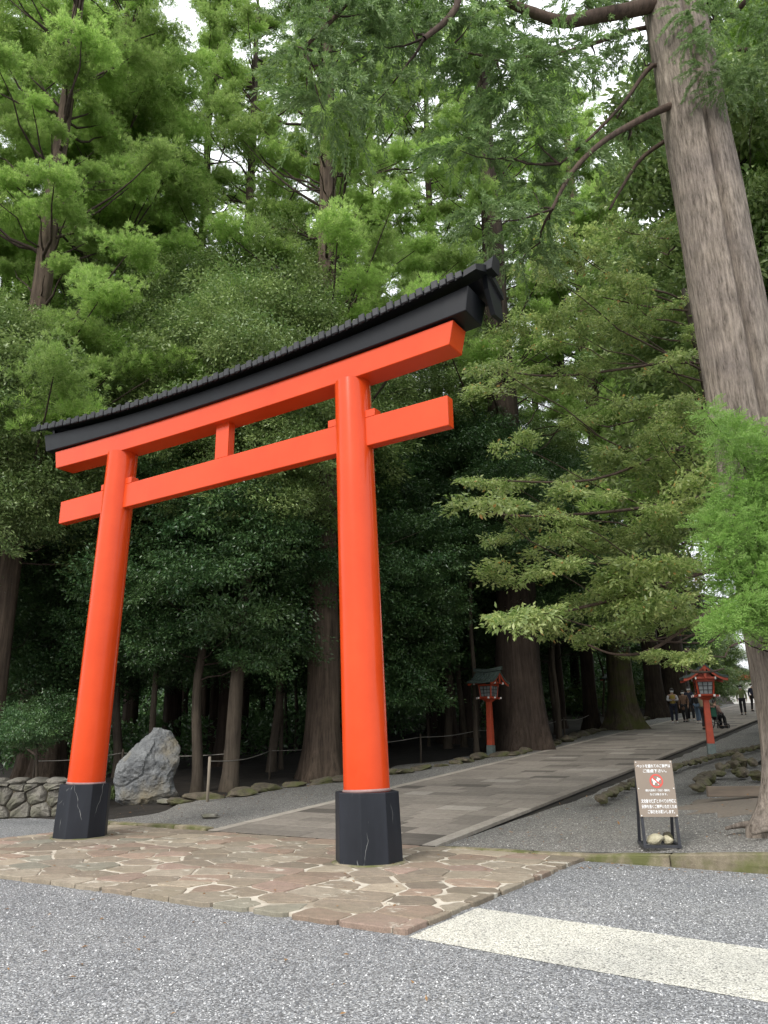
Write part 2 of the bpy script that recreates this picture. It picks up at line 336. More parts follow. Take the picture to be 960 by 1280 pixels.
def strip(name, lf, rf, b0, b1, step, zf, m, nacross=6):
    B = np.arange(b0, b1+1e-6, step); V = []
    for b in B:
        l, r = lf(b), rf(b)
        V += [(l+(r-l)*i/(nacross-1), b, zf(l+(r-l)*i/(nacross-1), b)) for i in range(nacross)]
    k = nacross; Fc = [(j*k+i, j*k+i+1, (j+1)*k+i+1, (j+1)*k+i) for j in range(len(B)-1) for i in range(k-1)]
    o = link(name, npmesh(name, V, Fc, 4, m, smooth=True)); o['kind'] = 'structure'; return o
strip('gravel_verge', left_edge, lambda b: -1.6, 1.74, 62, .3, lambda a, b: G(a, b)+.02*nz((a, b, 0))-.0+(.04 if a < -5 else 0)-(.012 if a > -1.8 else 0), M['verge'])
def rdrop(a, b): return G(a, b)+RA(a)-.11*min(max((b-1.9)/5, 0), 1)-.004
strip('gravel_bank', lambda b: 3.07, lambda b: 13 if b < 9 else max(13-(b-9)*1.6, 5.6), 1.7, 62, .3, lambda a, b: rdrop(a, b)+.012*nz((a*1.3, b*1.3, 5)), M['verge'], 12)
# painted line across the road mouth
ln = MB(); V = []; n = 300
for i in range(n+1):
    a = 5.24+(13-5.24)*i/n; b0 = -2.92-.12*(a-5.2)*.9+.012*nz((a*9, 1, 0))+.012*nz((a*31, 1, 0)); b1 = -1.66-.12*(a-5.2)*.9+.012*nz((a*9, 5, 0))+.012*nz((a*31, 6, 0))
    V += [(a, b0, -.036), (a, b1, -.036)]
ln.add(V, [(2*i, 2*i+2, 2*i+3, 2*i+1) for i in range(n)]); lo = ln.build('road_marking', M['whiteline']); lo['kind'] = 'structure'

# ------------------------------------------------------------------ crazy paving between the pillars
def clip(poly, p, nrm):                    # keep the side where (x-p).n < 0
    o = []
    for i in range(len(poly)):
        a, b = poly[i], poly[(i+1) % len(poly)]; da = (a[0]-p[0])*nrm[0]+(a[1]-p[1])*nrm[1]; db = (b[0]-p[0])*nrm[0]+(b[1]-p[1])*nrm[1]
        if da < 0: o.append(a)
        if (da < 0) != (db < 0): t = da/(da-db); o.append((a[0]+(b[0]-a[0])*t, a[1]+(b[1]-a[1])*t))
    return o
A0, A1, B0, B1 = -4.0, 5.2, -2.9, 1.6
def frontb(a): return B0 + .035*math.sin(a*1.3) + .02*math.sin(a*3.7)
plat = empty('paved_forecourt', (0, 0, 0)); plat['kind'] = 'structure'
bed = MB(); npt = 40
edge = [(A0+(A1-A0)*i/npt, frontb(A0+(A1-A0)*i/npt)-.01) for i in range(npt+1)]
poly = [(x_, y_+.13) for x_, y_ in edge[:-1]]+[(A1-.1, edge[-1][1]+.13), (A1-.1, B1), (A0, B1)]; poly[0] = (A0+.03, poly[0][1])
bed.prism(poly, -.12, -.006); bed.build('mortar_bed', M['mortar'], plat)
seeds = []; rnd = random.Random(5); yy = B0
while yy < B1-.1:
    h = rnd.uniform(.3, .46); xx = A0-rnd.random()*.4
    while xx < A1+.1:
        w = rnd.uniform(.36, .78); seeds.append((xx+w/2+rnd.uniform(-.05, .05), yy+h/2+rnd.uniform(-.055, .055)+.05*math.sin(xx*1.7+yy*3))); xx += w
    yy += h
for si, sp in enumerate(seeds):
    poly = [(A0, B0), (A1, B0), (A1, B1), (A0, B1)]
    for q in seeds:
        if q is sp: continue
        dx, dy = q[0]-sp[0], q[1]-sp[1]
        if dx*dx+dy*dy > 2.6: continue
        poly = clip(poly, ((sp[0]+q[0])/2, (sp[1]+q[1])/2), (dx, dy))
        if len(poly) < 3: break
    if len(poly) < 3: continue
    ar = abs(sum(poly[i][0]*poly[(i+1) % len(poly)][1]-poly[(i+1) % len(poly)][0]*poly[i][1] for i in range(len(poly)))/2)
    if ar < .02: continue
    # wobble the outline, drop the corners
    pts = []
    for i in range(len(poly)):
        a, b = poly[i], poly[(i+1) % len(poly)]; L = math.hypot(b[0]-a[0], b[1]-a[1])
        if L < .05: pts.append(((a[0]+b[0])/2, (a[1]+b[1])/2)); continue
        for t in (.1, .36, .64, .9): pts.append((a[0]+(b[0]-a[0])*t, a[1]+(b[1]-a[1])*t))
    if len(pts) < 3: continue
    mx = sum(p[0] for p in pts)/len(pts); my = sum(p[1] for p in pts)/len(pts)
    gap = rnd.choice((.005, .008, .011, .015, .022, .032, .042))
    def shr(p, g):
        d = math.hypot(p[0]-mx, p[1]-my); gg = g*(1+1.3*nz((p[0]*6, p[1]*6, si)))+.006*nz((p[0]*25, p[1]*25, 0))
        return (p[0]+(mx-p[0])/d*gg, max(p[1]+(my-p[1])/d*gg, frontb(p[0])))
    b_ = [shr(p, gap) for p in pts]; t_ = [shr(p, gap+.012) for p in pts]
    z = rnd.uniform(.0, .009); mb = MB()
    mb.prism([(x-mx, y-my) for x, y in b_], -.055, z-.007); k = len(b_); mb.f.pop(1); mb.smooth.pop(1)
    tl = (rnd.uniform(-.01, .01), rnd.uniform(-.01, .01))
    mb.add([(x-mx, y-my, z-.007) for x, y in b_]+[(x-mx, y-my, z+tl[0]*(x-mx)+tl[1]*(y-my)) for x, y in t_], [(i, (i+1) % k, k+(i+1) % k, k+i) for i in range(k)]+[tuple(range(k, 2*k))])
    o = mb.build('paving_stone', rnd.choices(PAVE, (4, 4, 6, 1.4, 1.8, .4, 6))[0], plat, (mx, my, 0))

# ------------------------------------------------------------------ approach path of rectangular slabs
path = empty('path', (0, 0, 0)); path['kind'] = 'structure'
PL, PR = -1.6, 2.95
pb = MB(); Bs = [1.62, 5, 62, 110]
V = [(x, b, G(x, b)+dz) for b in Bs for x in (PL, PR) for dz in (-.12, -.008)]
Fc = []
for i in range(len(Bs)-1):
    k = i*4; Fc += [(k+1, k+3, k+7, k+5), (k+2, k+6, k+7, k+3), (k, k+1, k+5, k+4)]
Fc.append((0, 2, 3, 1)); pb.add(V, Fc); pb.build('path_bed', M['sidedark'], path)
cache = {}
def slab_mesh(w, d, mi, m):
    key = (round(w, 2), round(d, 2), mi)
    if key not in cache:
        w, d = key[0], key[1]; mb = MB(); e = .006; sl = .064
        P = [(e, e), (w-e, e), (w-e, d-e), (e, d-e)]; Q = [(e+.005, e+.005), (w-e-.005, e+.005), (w-e-.005, d-e-.005), (e+.005, d-e-.005)]
        mb.add([(x, y, -.03+sl*y) for x, y in P]+[(x, y, -.004+sl*y) for x, y in P]+[(x, y, sl*y) for x, y in Q],
               [(i, (i+1) % 4, 4+(i+1) % 4, 4+i) for i in range(4)]+[(4+i, 4+(i+1) % 4, 8+(i+1) % 4, 8+i) for i in range(4)]+[(8, 9, 10, 11)])
        cache[key] = mb.mesh('path_slab', m)
    return cache[key]
rnd = random.Random(21); b = 1.63; nslab = 0; far_mb = {i: MB() for i in range(4)}
bd = MB()
while b < 62:
    d = rnd.choice((.4, .45, .5)) if b < 22 else rnd.choice((.45, .6)); a = PL+.24; end = PR-.22
    while a < end-.05:
        w = rnd.choice((.6, .75, .9, .9, 1.05)); w = end-a if end-a-w < .35 else w
        mi = rnd.choices((0, 1, 2, 3), (5, .9, 1. if b < 8 else .5, 3.6))[0]
        if nslab < 292:
            o = link('path_slab', slab_mesh(w, d, mi, SLAB[mi]), path, (a, b, G(a, b)+rnd.uniform(-.001, .002))); nslab += 1
        else:
            g = G(a, b)+rnd.uniform(0, .002); e = .006
            far_mb[mi].add([(a+e, b+e, g), (a+w-e, b+e, g), (a+w-e, b+d-e, g+.064*d), (a+e, b+d-e, g+.064*d)], [(0, 1, 2, 3)])
        a += w
    b += d
for i, mb in far_mb.items():
    if mb.v: tagp(mb.build('far_path_slabs', SLAB[i], path), kind='stuff')
b = 1.63; bl = .9
while b < 62:
    if b > 30: bl = 3
    for (x0, x1) in ((PL, PL+.24), (PR-.22, PR+.02)):
        mb = MB(); e = .004; g0, g1 = 0, .064*(bl-2*e)
        v = [(x0+e, e, -.05), (x1-e, e, -.05), (x1-e, bl-e, -.05+g1), (x0+e, bl-e, -.05+g1), (x0+e, e, .002), (x1-e, e, .002), (x1-e, bl-e, g1+.002), (x0+e, bl-e, g1+.002)]
        mb.add(v, [(4, 5, 6, 7), (0, 1, 5, 4), (1, 2, 6, 5), (2, 3, 7, 6), (3, 0, 4, 7)])
        mb.build('border_slab', M['slab_border'] if (x0 < 0 or b < 5) else SLAB[0], path, (0, b, G(0, b)))
    b += bl

# ------------------------------------------------------------------ kerbs
def kerb(label, a0, a1, b0, zt, w, hf, m, name='stone_kerb', lens=(.7, 1.25)):
    root = empty(name, (a0, b0, 0), label=label, cat='kerb'); a = a0; k = 0
    while a < a1:
        L = random.uniform(*lens); L = min(L, a1-a+.01); k += 1
        bm = bmesh.new(); bmesh.ops.create_cube(bm, size=1); bmesh.ops.subdivide_edges(bm, edges=bm.edges, cuts=3, use_grid_fill=True)
        for v in bm.verts:
            x = v.co.x*(L-.012); y = v.co.y*w; z1 = zt(a+L/2+x); z = (v.co.z+.5)*(z1+.1)-.1
            ex = 1-abs(v.co.x)*2; ez = .5-v.co.z
            nn = .022*nz((a*3+x*4, y*4+k*9, z*6)); y += nn*1.2
            if v.co.z > .45 and (abs(v.co.x) > .45 or abs(v.co.y) > .45): z -= .012
            z += .014*nz((a+x*3, y*3, k)) if v.co.z > .3 else 0
            v.co = Vector((x, y, z))
        me = bpy.data.meshes.new('kerb_stone'); bm.to_mesh(me); bm.free(); me.materials.append(m)
        o = link('kerb_stone', me, root, (a+L/2-a0, w/2+random.uniform(-.008, .008), 0)); bevel(o, .012, 1); a += L
    return root
kerb('long low kerb of mossy tan stone blocks in front of the sign and the big leaning trunk', 2.98, 14, 1.55, lambda a: RA(a)+.012, .17, .1, M['kerb'], 'stone_kerb', (1.1, 2.2))
kerb('short mossy stone kerb between the left red pillar and the boulder', -5.0, -1.62, 1.6, lambda a: .055+.015*math.sin(a*2), .2, .1, M['kerb'], 'mossy_kerb', (.5, 1.))

# ------------------------------------------------------------------ torii gate
T = empty('torii_gate', (0, 0, 0), label='tall vermilion torii gate with black tiled top beam straddling the stone paving', cat='torii gate')
HS, LEAN, HB = 2.9, .0353, .855
def sag(a, k=.1): return k*(abs(a)/4.45)**2.2
for s in (-1, 1):
    ax = lambda z: s*(HS-LEAN*z)
    mb = MB(); zs = [HB-.05]+[HB+(6.74-HB)*i/14 for i in range(15)]
    mb.tube([(ax(z), 0, z) for z in zs], [.305-(.03)*(z-HB)/5.9 for z in zs], 64, cap=False); mb.build('pillar', M['red'], T)
    mb = MB(); r = .435; a0 = math.pi/8
    def oc(z, rr): return [(ax(z)+rr*math.cos(a0+i*math.pi/4), rr*math.sin(a0+i*math.pi/4)) for i in range(8)]
    mb.prism(oc(-.03, .44), -.03, HB-.01, oc(HB-.01, .425)); o = mb.build('pillar_base', M['base'], T); bevel(o, .008, 2)
    mb = MB(); ring_ = [(ax(0)+(.475+.03*nz((i*1.3, s, 2)))*math.cos(i*math.pi/16), (.475+.03*nz((i*1.3, s, 2)))*math.sin(i*math.pi/16)) for i in range(32)]; mb.prism(ring_, .0, .016, [(ax(0)+(x_-ax(0))*.95, y_*.95) for x_, y_ in ring_]); mb.build('base_skirt', M['kerb'], T)
    mb = MB(); mb.tube([(ax(HB-.012), 0, HB-.012), (ax(HB+.02), 0, HB+.022)], [.325, .309], 40); mb.build('base_ring', simple('mortar_ring', (.35, .22, .2), (.2, .13, .12), 9, .8), T)
def beam(name, L, zb, h_, db, dt, slant, m, n=28, bev=.012, a_lo=None):
    mb = MB(); V = []
    lo = -L if a_lo is None else a_lo
    for i in range(n+1):
        a = lo+(L-lo)*i/n; k = 1+slant/L; h = h_(a) if callable(h_) else h_; z0 = zb(a); z1 = zb(a)+h
        V += [(a, -db, z0), (a, db, z0), (a*k, dt, z1), (a*k, -dt, z1)]
    Fc = [(i*4+j, i*4+(j+1) % 4, (i+1)*4+(j+1) % 4, (i+1)*4+j) for i in range(n) for j in range(4)]
    Fc = [tuple(reversed(f)) for f in Fc]+[(0, 1, 2, 3), tuple(reversed([n*4+j for j in range(4)]))]
    mb.add(V, Fc); o = mb.build(name, m, T); bevel(o, bev); return o
beam('upper_beam', 4.45, lambda a: 6.70+sag(a, .08), .365, .2, .2, .08, M['red'])
beam('lower_beam', 4.33, lambda a: 5.63, .452, .084, .084, 0, M['red'], 1)
beam('black_top_beam', 4.76, lambda a: 7.068+sag(a, .1), lambda a: .25+.11*(abs(a)/4.76)**2.2, .26, .29, .07, M['black'])
mb = MB(); mb.box(-.15, .15, -.075, .075, 6.084, 6.72); bevel(mb.build('strut', M['red'], T), .008)
for s in (-1, 1):                         # wedges beside each pillar
    for q in (-1, 1):
        x = s*(HS-LEAN*6.1)+q*.345; mb = MB(); mb.box(x-.085, x+.085, -.083, .083, 6.084, 6.2); bevel(mb.build('wedge', M['red'], T), .006)
# roof: two slopes following the curved beam
RL = 4.87
def rz_(a): return 7.325+sag(a, .225)
def slope(name, s, m):
    mb = MB(); V = []; n = 36
    for i in range(n+1):
        a = -RL+2*RL*i/n; z = rz_(a); V += [(a, s*.43, z-.0), (a, s*.43, z+.045), (a, 0, z+.25), (a, 0, z+.17)]
    Fc = [(i*4+j, i*4+(j+1) % 4, (i+1)*4+(j+1) % 4, (i+1)*4+j) for i in range(n) for j in range(4)]+[(0, 1, 2, 3), tuple(n*4+j for j in (3, 2, 1, 0))]
    if s > 0: Fc = [tuple(reversed(f)) for f in Fc]
    mb.add(V, Fc); mb.build(name, m, T)
slope('roof_slope', -1, M['black']); slope('roof_slope', 1, M['black'])
def tile_mesh():
    mb = MB(); pts = [(0, -.455, .052), (0, -.3, .125), (0, -.15, .195), (0, -.02, .262)]
    mb.tube(pts, .046, 8); mb.box(-.055, .055, -.485, -.445, -.01, .128, .014)       # round ridge tile with its square end cap
    me = mb.mesh('roof_tile', M['tile']); return me
def pan_mesh():
    mb = MB(); mb.box(.075, .18, -.47, -.44, -.005, .1, .01); mb.add([(.06, -.46, .066), (.195, -.46, .066), (.195, -.02, .268), (.06, -.02, .268)], [(0, 1, 2, 3)])
    return mb.mesh('pan_tile', M['tile'])
tm, pm = tile_mesh(), pan_mesh(); NT = 39
for i in range(NT):
    a = -RL+.08+(2*RL-.3)*i/(NT-1); th = math.atan((rz_(a+.1)-rz_(a-.1))/.2)
    for me, nm in ((tm, 'roof_tile'), (pm, 'pan_tile')):
        for bk in (0, 1):
            if bk and i % 1: continue
            o = link(nm, me, T, (a, 0, rz_(a))); o.rotation_euler = (0, -th if not bk else th, math.pi*bk)
mb = MB(); n = 30; V = []
for i in range(n+1):
    a = -RL+2*RL*i/n; z = rz_(a)+.22; V += [(a, -.09, z), (a, .09, z), (a, .07, z+.1), (a, -.07, z+.1)]
mb.add(V, [tuple(reversed((i*4+j, i*4+(j+1) % 4, (i+1)*4+(j+1) % 4, (i+1)*4+j))) for i in range(n) for j in range(4)]+[(0, 1, 2, 3), (n*4+3, n*4+2, n*4+1, n*4)])
mb.build('ridge', M['tile'], T)
for s in (-1, 1):
    # bargeboard (an inverted V) and the upswept ridge horn
    mb = MB(); x0, x1 = RL-.02, RL+.17; z = rz_(RL)
    V = []
    for x in (x0, x1):
        e = (x-x0)*.25
        V += [(s*x, -.46, z-.02+e), (s*x, -.46, z+.07+e), (s*x, 0, z+.30+e), (s*x, .46, z+.07+e), (s*x, .46, z-.02+e), (s*x, 0, z+.17+e)]
    Fc = [(0, 1, 2, 5), (5, 2, 3, 4), (11, 8, 7, 6), (10, 9, 8, 11)]+[(i, i+6, (i+1) % 6+6, (i+1) % 6) for i in range(6)]
    if s < 0: Fc = [tuple(reversed(f)) for f in Fc]
    mb.add(V, Fc); mb.build('roof_gable_edge', M['black'], T)
    mb = MB(); V = []
    for (x, zz, hh, w) in ((RL-.5, z+.14, .04, .1), (RL-.2, z+.17, .09, .11), (RL+.1, z+.19, .15, .12), (RL+.26, z+.21, .2, .12)):
        hh *= 1 if s > 0 else .3; V += [(s*x, -w, zz), (s*x, w, zz), (s*(x+.03), w*.8, zz+hh), (s*(x+.03), -w*.8, zz+hh)]
    Fc = [(i*4+j, (i+1)*4+j, (i+1)*4+(j+1) % 4, i*4+(j+1) % 4) for i in range(3) for j in range(4)]+[(3, 2, 1, 0), (12, 13, 14, 15)]
    if s > 0: Fc = [f for f in Fc]
    mb.add(V, Fc); bevel(mb.build('ridge_end', M['black'], T), .01)
    # hanging board behind the gable
    mb = MB(); x = s*(RL+.06)
    pf = [(-.02, z+.22), (.44, z+.03), (.5, z-.3), (.2, z-.33), (.02, z+.0)]; k = len(pf)
    mb.add([(x, y_, z_) for y_, z_ in pf]+[(x+s*.07, y_, z_) for y_, z_ in pf], [tuple(range(k)), tuple(reversed(range(k, 2*k)))]+[(i_, i_+k, (i_+1) % k+k, (i_+1) % k) for i_ in range(k)]); mb.build('bargeboard', M['black'], T)

# ------------------------------------------------------------------ foliage clump meshes (shared by every tree)
def unit(v): return v/np.maximum(np.linalg.norm(v, axis=-1, keepdims=True), 1e-6)
def leaves(P, A, N, L, Wd, fold=.15):
    P, A, N = np.asarray(P), unit(A), np.asarray(N); L = np.asarray(L)[:, None]; Wd = np.asarray(Wd)[:, None]
    Sd = unit(np.cross(A, N)); N = np.cross(Sd, A); n = len(P); mid = P+A*L*.45
    V = np.stack([P, mid+Sd*Wd/2+N*Wd*fold, P+A*L-N*L*.06, mid-Sd*Wd/2+N*Wd*fold], 1).reshape(-1, 3)
    k = np.arange(n)*4; Fc = np.concatenate([np.stack([k, k+1, k+2], 1), np.stack([k, k+2, k+3], 1)]); return V, Fc
def clump_mesh(name, P, A, N, L, Wd, tint, fold=.15):
    V, Fc = leaves(P, A, N, L, Wd, fold); return npmesh(name, V, Fc, 3, None, np.repeat(tint, 4))
def rdir(n, r=RNG): return unit(r.normal(size=(n, 3)))
def billow(seed, nt=430, k=22):                          # cedar: bristly tufts of shoots along uneven arms
    r = np.random.default_rng(seed); P = []; A = []; T_ = []; el = np.array([r.uniform(.95, 1.3), r.uniform(.8, 1.05), r.uniform(.5, .66)])
    arms = [unit(r.normal(size=3)*np.array([1, 1, .5])+np.array([0, 0, .2])) for _ in range(9)]; rl = r.uniform(.55, 1.1, 9)
    lob = [arms[i]*el*rl[i] for i in range(9)]+[arms[i]*el*rl[i]*.5 for i in range(9)]
    for i in range(nt):
        L = lob[i % 18]; d = rdir(1, r)[0]; d[2] = abs(d[2])*1.0-.28; d /= np.linalg.norm(d); R = r.uniform(.26, .5)*(1 if r.random() < .8 else 1.25); c = L+d*R*np.array([1, 1, .8]); ax = unit(d*.6+np.array([0, 0, .7])+r.normal(0, .25, 3))
        g = r.normal(size=(k, 3))*.6; a_ = unit(ax+g*.85); P.append(c+g*.028+ax*r.uniform(-.03, .05, (k, 1))); A.append(a_); T_.append(np.clip(r.normal(.42, .2)+r.normal(0, .13, k), 0, .94))
    P = np.concatenate(P); A = np.concatenate(A); t = np.concatenate(T_); n = len(P)
    return clump_mesh('cedar_foliage', P, A, rdir(n, r), r.uniform(.08, .17, n), r.uniform(.015, .026, n), t)
def droop(seed, ns=32):                                  # cedar: hanging feathery sprays
    r = np.random.default_rng(seed); P = []; A = []
    for i in range(ns):
        a = r.uniform(0, 6.28); e = r.uniform(-.2, .9); d = np.array([math.cos(a)*math.cos(e), math.sin(a)*math.cos(e), math.sin(e)*.7]); p = d*r.uniform(.05, .55)+np.array([0, 0, .1])
        L = r.uniform(.5, .95); k = int(L/.0085); t = np.linspace(0, 1, k)[:, None]
        q = p+d*t*L*.75+np.array([0, 0, -1])*(t**2)*L*r.uniform(.35, .75)
        tan = d*.75+np.array([0, 0, -2])*t*.55; sd = rdir(k, r)*1.; P.append(q+sd*.012); A.append(unit(tan)*.9+sd*.62)
    P = np.concatenate(P); A = unit(np.concatenate(A)); n = len(P)
    return clump_mesh('cedar_spray', P, A, rdir(n, r), r.uniform(.05, .12, n), r.uniform(.016, .03, n), np.clip(r.normal(.45, .22, n), 0, .94))
def pad(seed, nt=30, nl=30, Ls=(.11, .21), flat=.13, rag=.5):     # broadleaf: flat layer of twigs and leaves
    r = np.random.default_rng(seed); P = []; A = []; N = []; T_ = []
    for i in range(nt):
        a = r.uniform(0, 6.28); R = math.sqrt(r.uniform(.02, 1)); c = np.array([math.cos(a)*R, math.sin(a)*R, r.normal(0, flat)-R*R*.25+.1])
        sz = r.uniform(.14, .3); out_ = unit(c*np.array([1, 1, 0])+1e-3+r.normal(0, .5, 3)); n = nl
        q = c+r.normal(size=(n, 3))*sz*np.array([.62, .62, .26]); P.append(q)
        A.append(unit(q-c)*.8+out_*.4+r.normal(0, .42, (n, 3))+np.array([0, 0, -.2])); N.append(np.array([0, 0, 1.])+r.normal(0, .6, (n, 3))); T_.append(np.clip(r.normal(.45, .2)+r.normal(0, .17, n), 0, .94))
    P = np.concatenate(P); A = np.concatenate(A); N = np.concatenate(N); t = np.concatenate(T_); n = len(P)
    sp = r.random(n) < .013; t[sp] = .985
    L = r.uniform(*Ls, n); return clump_mesh('leaf_pad', P, A, N, L, L*r.uniform(.38, .52, n), t, .12)
def sprout(seed, ns=58):                                 # fresh sprouts: fern-like fingers
    r = np.random.default_rng(seed); P = []; A = []; N = []
    for i in range(ns):
        d = rdir(1, r)[0]; d[2] = d[2]*.6+.15; d /= np.linalg.norm(d); p = d*r.uniform(.1, .6); L = r.uniform(.3, .5); side = unit(np.cross(d, rdir(1, r)[0]))
        for j in range(11):
            t = j/10; q = p+d*L*t+np.array([0, 0, -.12])*t*t; s = (-1)**j; bd_ = unit(d*.8+side*s*.8+r.normal(0, .15, 3)+np.array([0, 0, .1])); bl_ = (.17-.1*t)*r.uniform(.8, 1.2); k = 13
            tt = np.linspace(.05, 1, k)[:, None]; sd = rdir(k, r); P.append(q+bd_*bl_*tt); A.append(np.tile(bd_, (k, 1))*.75+sd*.55); N.append(np.tile(np.cross(bd_, side), (k, 1))+sd*.5+1e-3)
    P = np.concatenate(P); A = unit(np.concatenate(A)); N = np.concatenate(N); n = len(P)
    return clump_mesh('sprout_foliage', P, A, N, r.uniform(.03, .055, n), r.uniform(.011, .018, n), np.clip(r.normal(.45, .24, n), 0, .94))
BIL = [billow(s) for s in (1, 2, 3, 4)]; DRO = [droop(s) for s in (5, 6, 7)]
PAD = [pad(s) for s in (8, 9, 10)]; PADS = [pad(s, 44, 80, (.06, .1), .2) for s in (12, 13, 14)]; SPR = [sprout(s) for s in (15, 16)]
_var = {}
def withmat(me, m):                        # one datablock per mesh and material, shared by all copies
    k = (me.name, m.name)
    if k not in _var:
        c = me.copy(); c.materials.clear(); c.materials.append(m); c.name = me.name.split('.')[0]; _var[k] = c
    return _var[k]
def clump(parent, me, m, p, sc, rz=None, tilt=.25, name='foliage_clump'):
    o = bpy.data.objects.new(name, withmat(me, m)); COL.objects.link(o); o.parent = parent; o.location = p
    o.scale = sc if hasattr(sc, '__len__') else (sc, sc, sc*random.uniform(.85, 1.1))
    o.rotation_euler = (random.uniform(-tilt, tilt), random.uniform(-tilt, tilt), random.uniform(0, 6.28) if rz is None else rz); return o
def trunk_part(root, h, r0, r1, m, lean=(0, 0), flare=1.5, sides=22, seed=0, wob=.1, z0=-.25, n=26, name='trunk', but=.16):
    mb = MB(); pts = []; rad = []
    for i in range(n+1):
        t = (i/n)**1.6; z = z0+(h-z0)*t
        pts.append((lean[0]*z+wob*nz((seed, z*.25, 0))*min(z, 3)/3 if z > 0 else 0, lean[1]*z+wob*nz((seed, 7, z*.25))*min(max(z, 0), 3)/3, z)); rad.append(r0+(r1-r0)*t+r0*(flare-1)*math.exp(-max(z, 0)/(.55*max(r0*2, .3))))
    ph = random.random()*6
    def fn(a, i, p):
        f = math.exp(-max(p.z, 0)/(r0*2.2+.2)); return 1+but*f*math.sin(a*5+ph)+but*.6*f*math.sin(a*8+ph*2)+.035*math.sin(a*7+p.z*.4)+.03*nz((a*3, p.z*.8, seed))
    mb.tube(pts, rad, sides, fn=fn); o = mb.build(name, m, root); return o, pts, rad
def trunk_at(pts, z):
    for p, q in zip(pts, pts[1:]):
        if q[2] >= z: t = (z-p[2])/max(q[2]-p[2], 1e-6); return Vector((p[0]+(q[0]-p[0])*t, p[1]+(q[1]-p[1])*t, z))
    return Vector(pts[-1])
def limb(mb, p, q, r, sagk=.15, n=6, seed=0, rise=0.):
    p, q = Vector(p), Vector(q); d = (q-p).length; pts = []
    for i in range(n+1):
        t = i/n; v = p.lerp(q, t); v.z -= math.sin(t*math.pi)*sagk*d; v += Vector((nz((seed, t*3, 1)), nz((seed, t*3, 2)), nz((seed, t*3, 3))))*.09*d*math.sin(t*math.pi); pts.append(v)
    mb.tube(pts, [r*(1-.75*i/n) for i in range(n+1)], 6, cap=False); return pts
tree_seed = [100]
def cedar(px, D, label, group=None, r0=.45, h=30, c0=11, R0=3.4, ncl=60, m='sugi', bk='bark', lean=(0, 0), base=None, csz=(.8, 1.3), name='cedar_tree', flare=1.5, manual=None, stems=0):
    tree_seed[0] += 1; sd_ = tree_seed[0]; rnd = random.Random(sd_); random.seed(sd_)
    loc = base if base is not None else at(px, 900, D); loc = Vector((loc[0], loc[1], z_soil(loc[0], loc[1]) if base is None or len(base) == 2 else base[2]))
    root = empty(name, loc, 0, label, 'tree', group); o, pts, rad = trunk_part(root, h, r0, r0*.25, M[bk], lean, flare, seed=sd_)
    crown = MB()
    cl = []
    nb = max(ncl//3, 3)
    for i in range(nb):
        t = (i+rnd.random())/nb; z = c0+(h+1-c0)*t; R = R0*(1-t**2.2)*1.0+.6; a = i*2.4+rnd.uniform(-.7, .7); r = R*rnd.uniform(.6, 1.08); b_ = trunk_at(pts, z); s0 = rnd.uniform(*csz)*(1-.25*t)
        for q, (f, dz, sc) in enumerate(((1, 0, 1), (.66, -.18*r*rnd.random()-.1, .9), (.38, -.5*rnd.random(), .75))):
            aa = a+rnd.uniform(-.35, .35)*q; cl.append((Vector((b_.x+math.cos(aa)*r*f, b_.y+math.sin(aa)*r*f, z+dz+rnd.uniform(-.25, .25))), s0*sc*rnd.uniform(.8, 1.15)))
    if manual: cl = [(Vector(p)-loc, s) for p, s in manual]+cl
    for k, (p, s) in enumerate(cl):
        st = trunk_at(pts, max(p.z-rnd.uniform(.25, .9)*math.hypot(p.x, p.y)*.8-.5, c0*.55)); limb(crown, st, p, .035+.02*rnd.random()+.012*s, .08, 5, k)
    for k in range(int(h*1.0)):              # bare dead side branches under the crown
        z = rnd.uniform(c0*.35, h*.9); a = rnd.uniform(0, 6.28); st = trunk_at(pts, z); L = rnd.uniform(.8, R0*.9); limb(crown, st, st+Vector((math.cos(a)*L, math.sin(a)*L, rnd.uniform(-.1, .7)*L)), .03, .1, 4, k+99)
    cr = crown.build('crown', M['limb'], root)
    for p, s in cl: clump(cr, rnd.choice(BIL), M[m], p, s)
    return root
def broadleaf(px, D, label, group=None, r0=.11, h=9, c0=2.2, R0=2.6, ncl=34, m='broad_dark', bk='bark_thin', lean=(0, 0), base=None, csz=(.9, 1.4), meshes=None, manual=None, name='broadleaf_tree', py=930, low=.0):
    tree_seed[0] += 1; sd_ = tree_seed[0]; rnd = random.Random(sd_); random.seed(sd_); meshes = meshes or PADS
    loc = base if base is not None else at(px, py, D); loc = Vector((loc[0], loc[1], z_soil(loc[0], loc[1])+.02))
    root = empty(name, loc, 0, label, 'tree', group); o, pts, rad = trunk_part(root, h*.92, r0, r0*.3, M[bk], lean, 1.35, 12, sd_, .5, n=20, but=.1)
    cl = []
    for i in range(ncl):
        t = (i+rnd.random())/ncl; z = c0+(h-c0)*t; R = R0*math.sin(min(1, .35+t*.65)*math.pi*.93+.0)**.6 if t > .3 else R0*(.7+t); a = i*2.4+rnd.uniform(-.7, .7); r = R*math.sqrt(rnd.uniform(.12, 1))
        b_ = trunk_at(pts, z); cl.append((Vector((b_.x+math.cos(a)*r, b_.y+math.sin(a)*r, z)), rnd.uniform(*csz)))
    if manual: cl = [(Vector(p)-loc, s) for p, s in manual]+cl
    crown = MB()
    for k, (p, s) in enumerate(cl): limb(crown, trunk_at(pts, max(min(p.z-.3*math.hypot(p.x, p.y), h*.9), .8)), p, .02+.012*rnd.random(), .03, 5, k)
    cr = crown.build('crown', M['limb'], root)
    for p, s in cl: clump(cr, rnd.choice(meshes), M[m], p, s, tilt=.3)
    return root
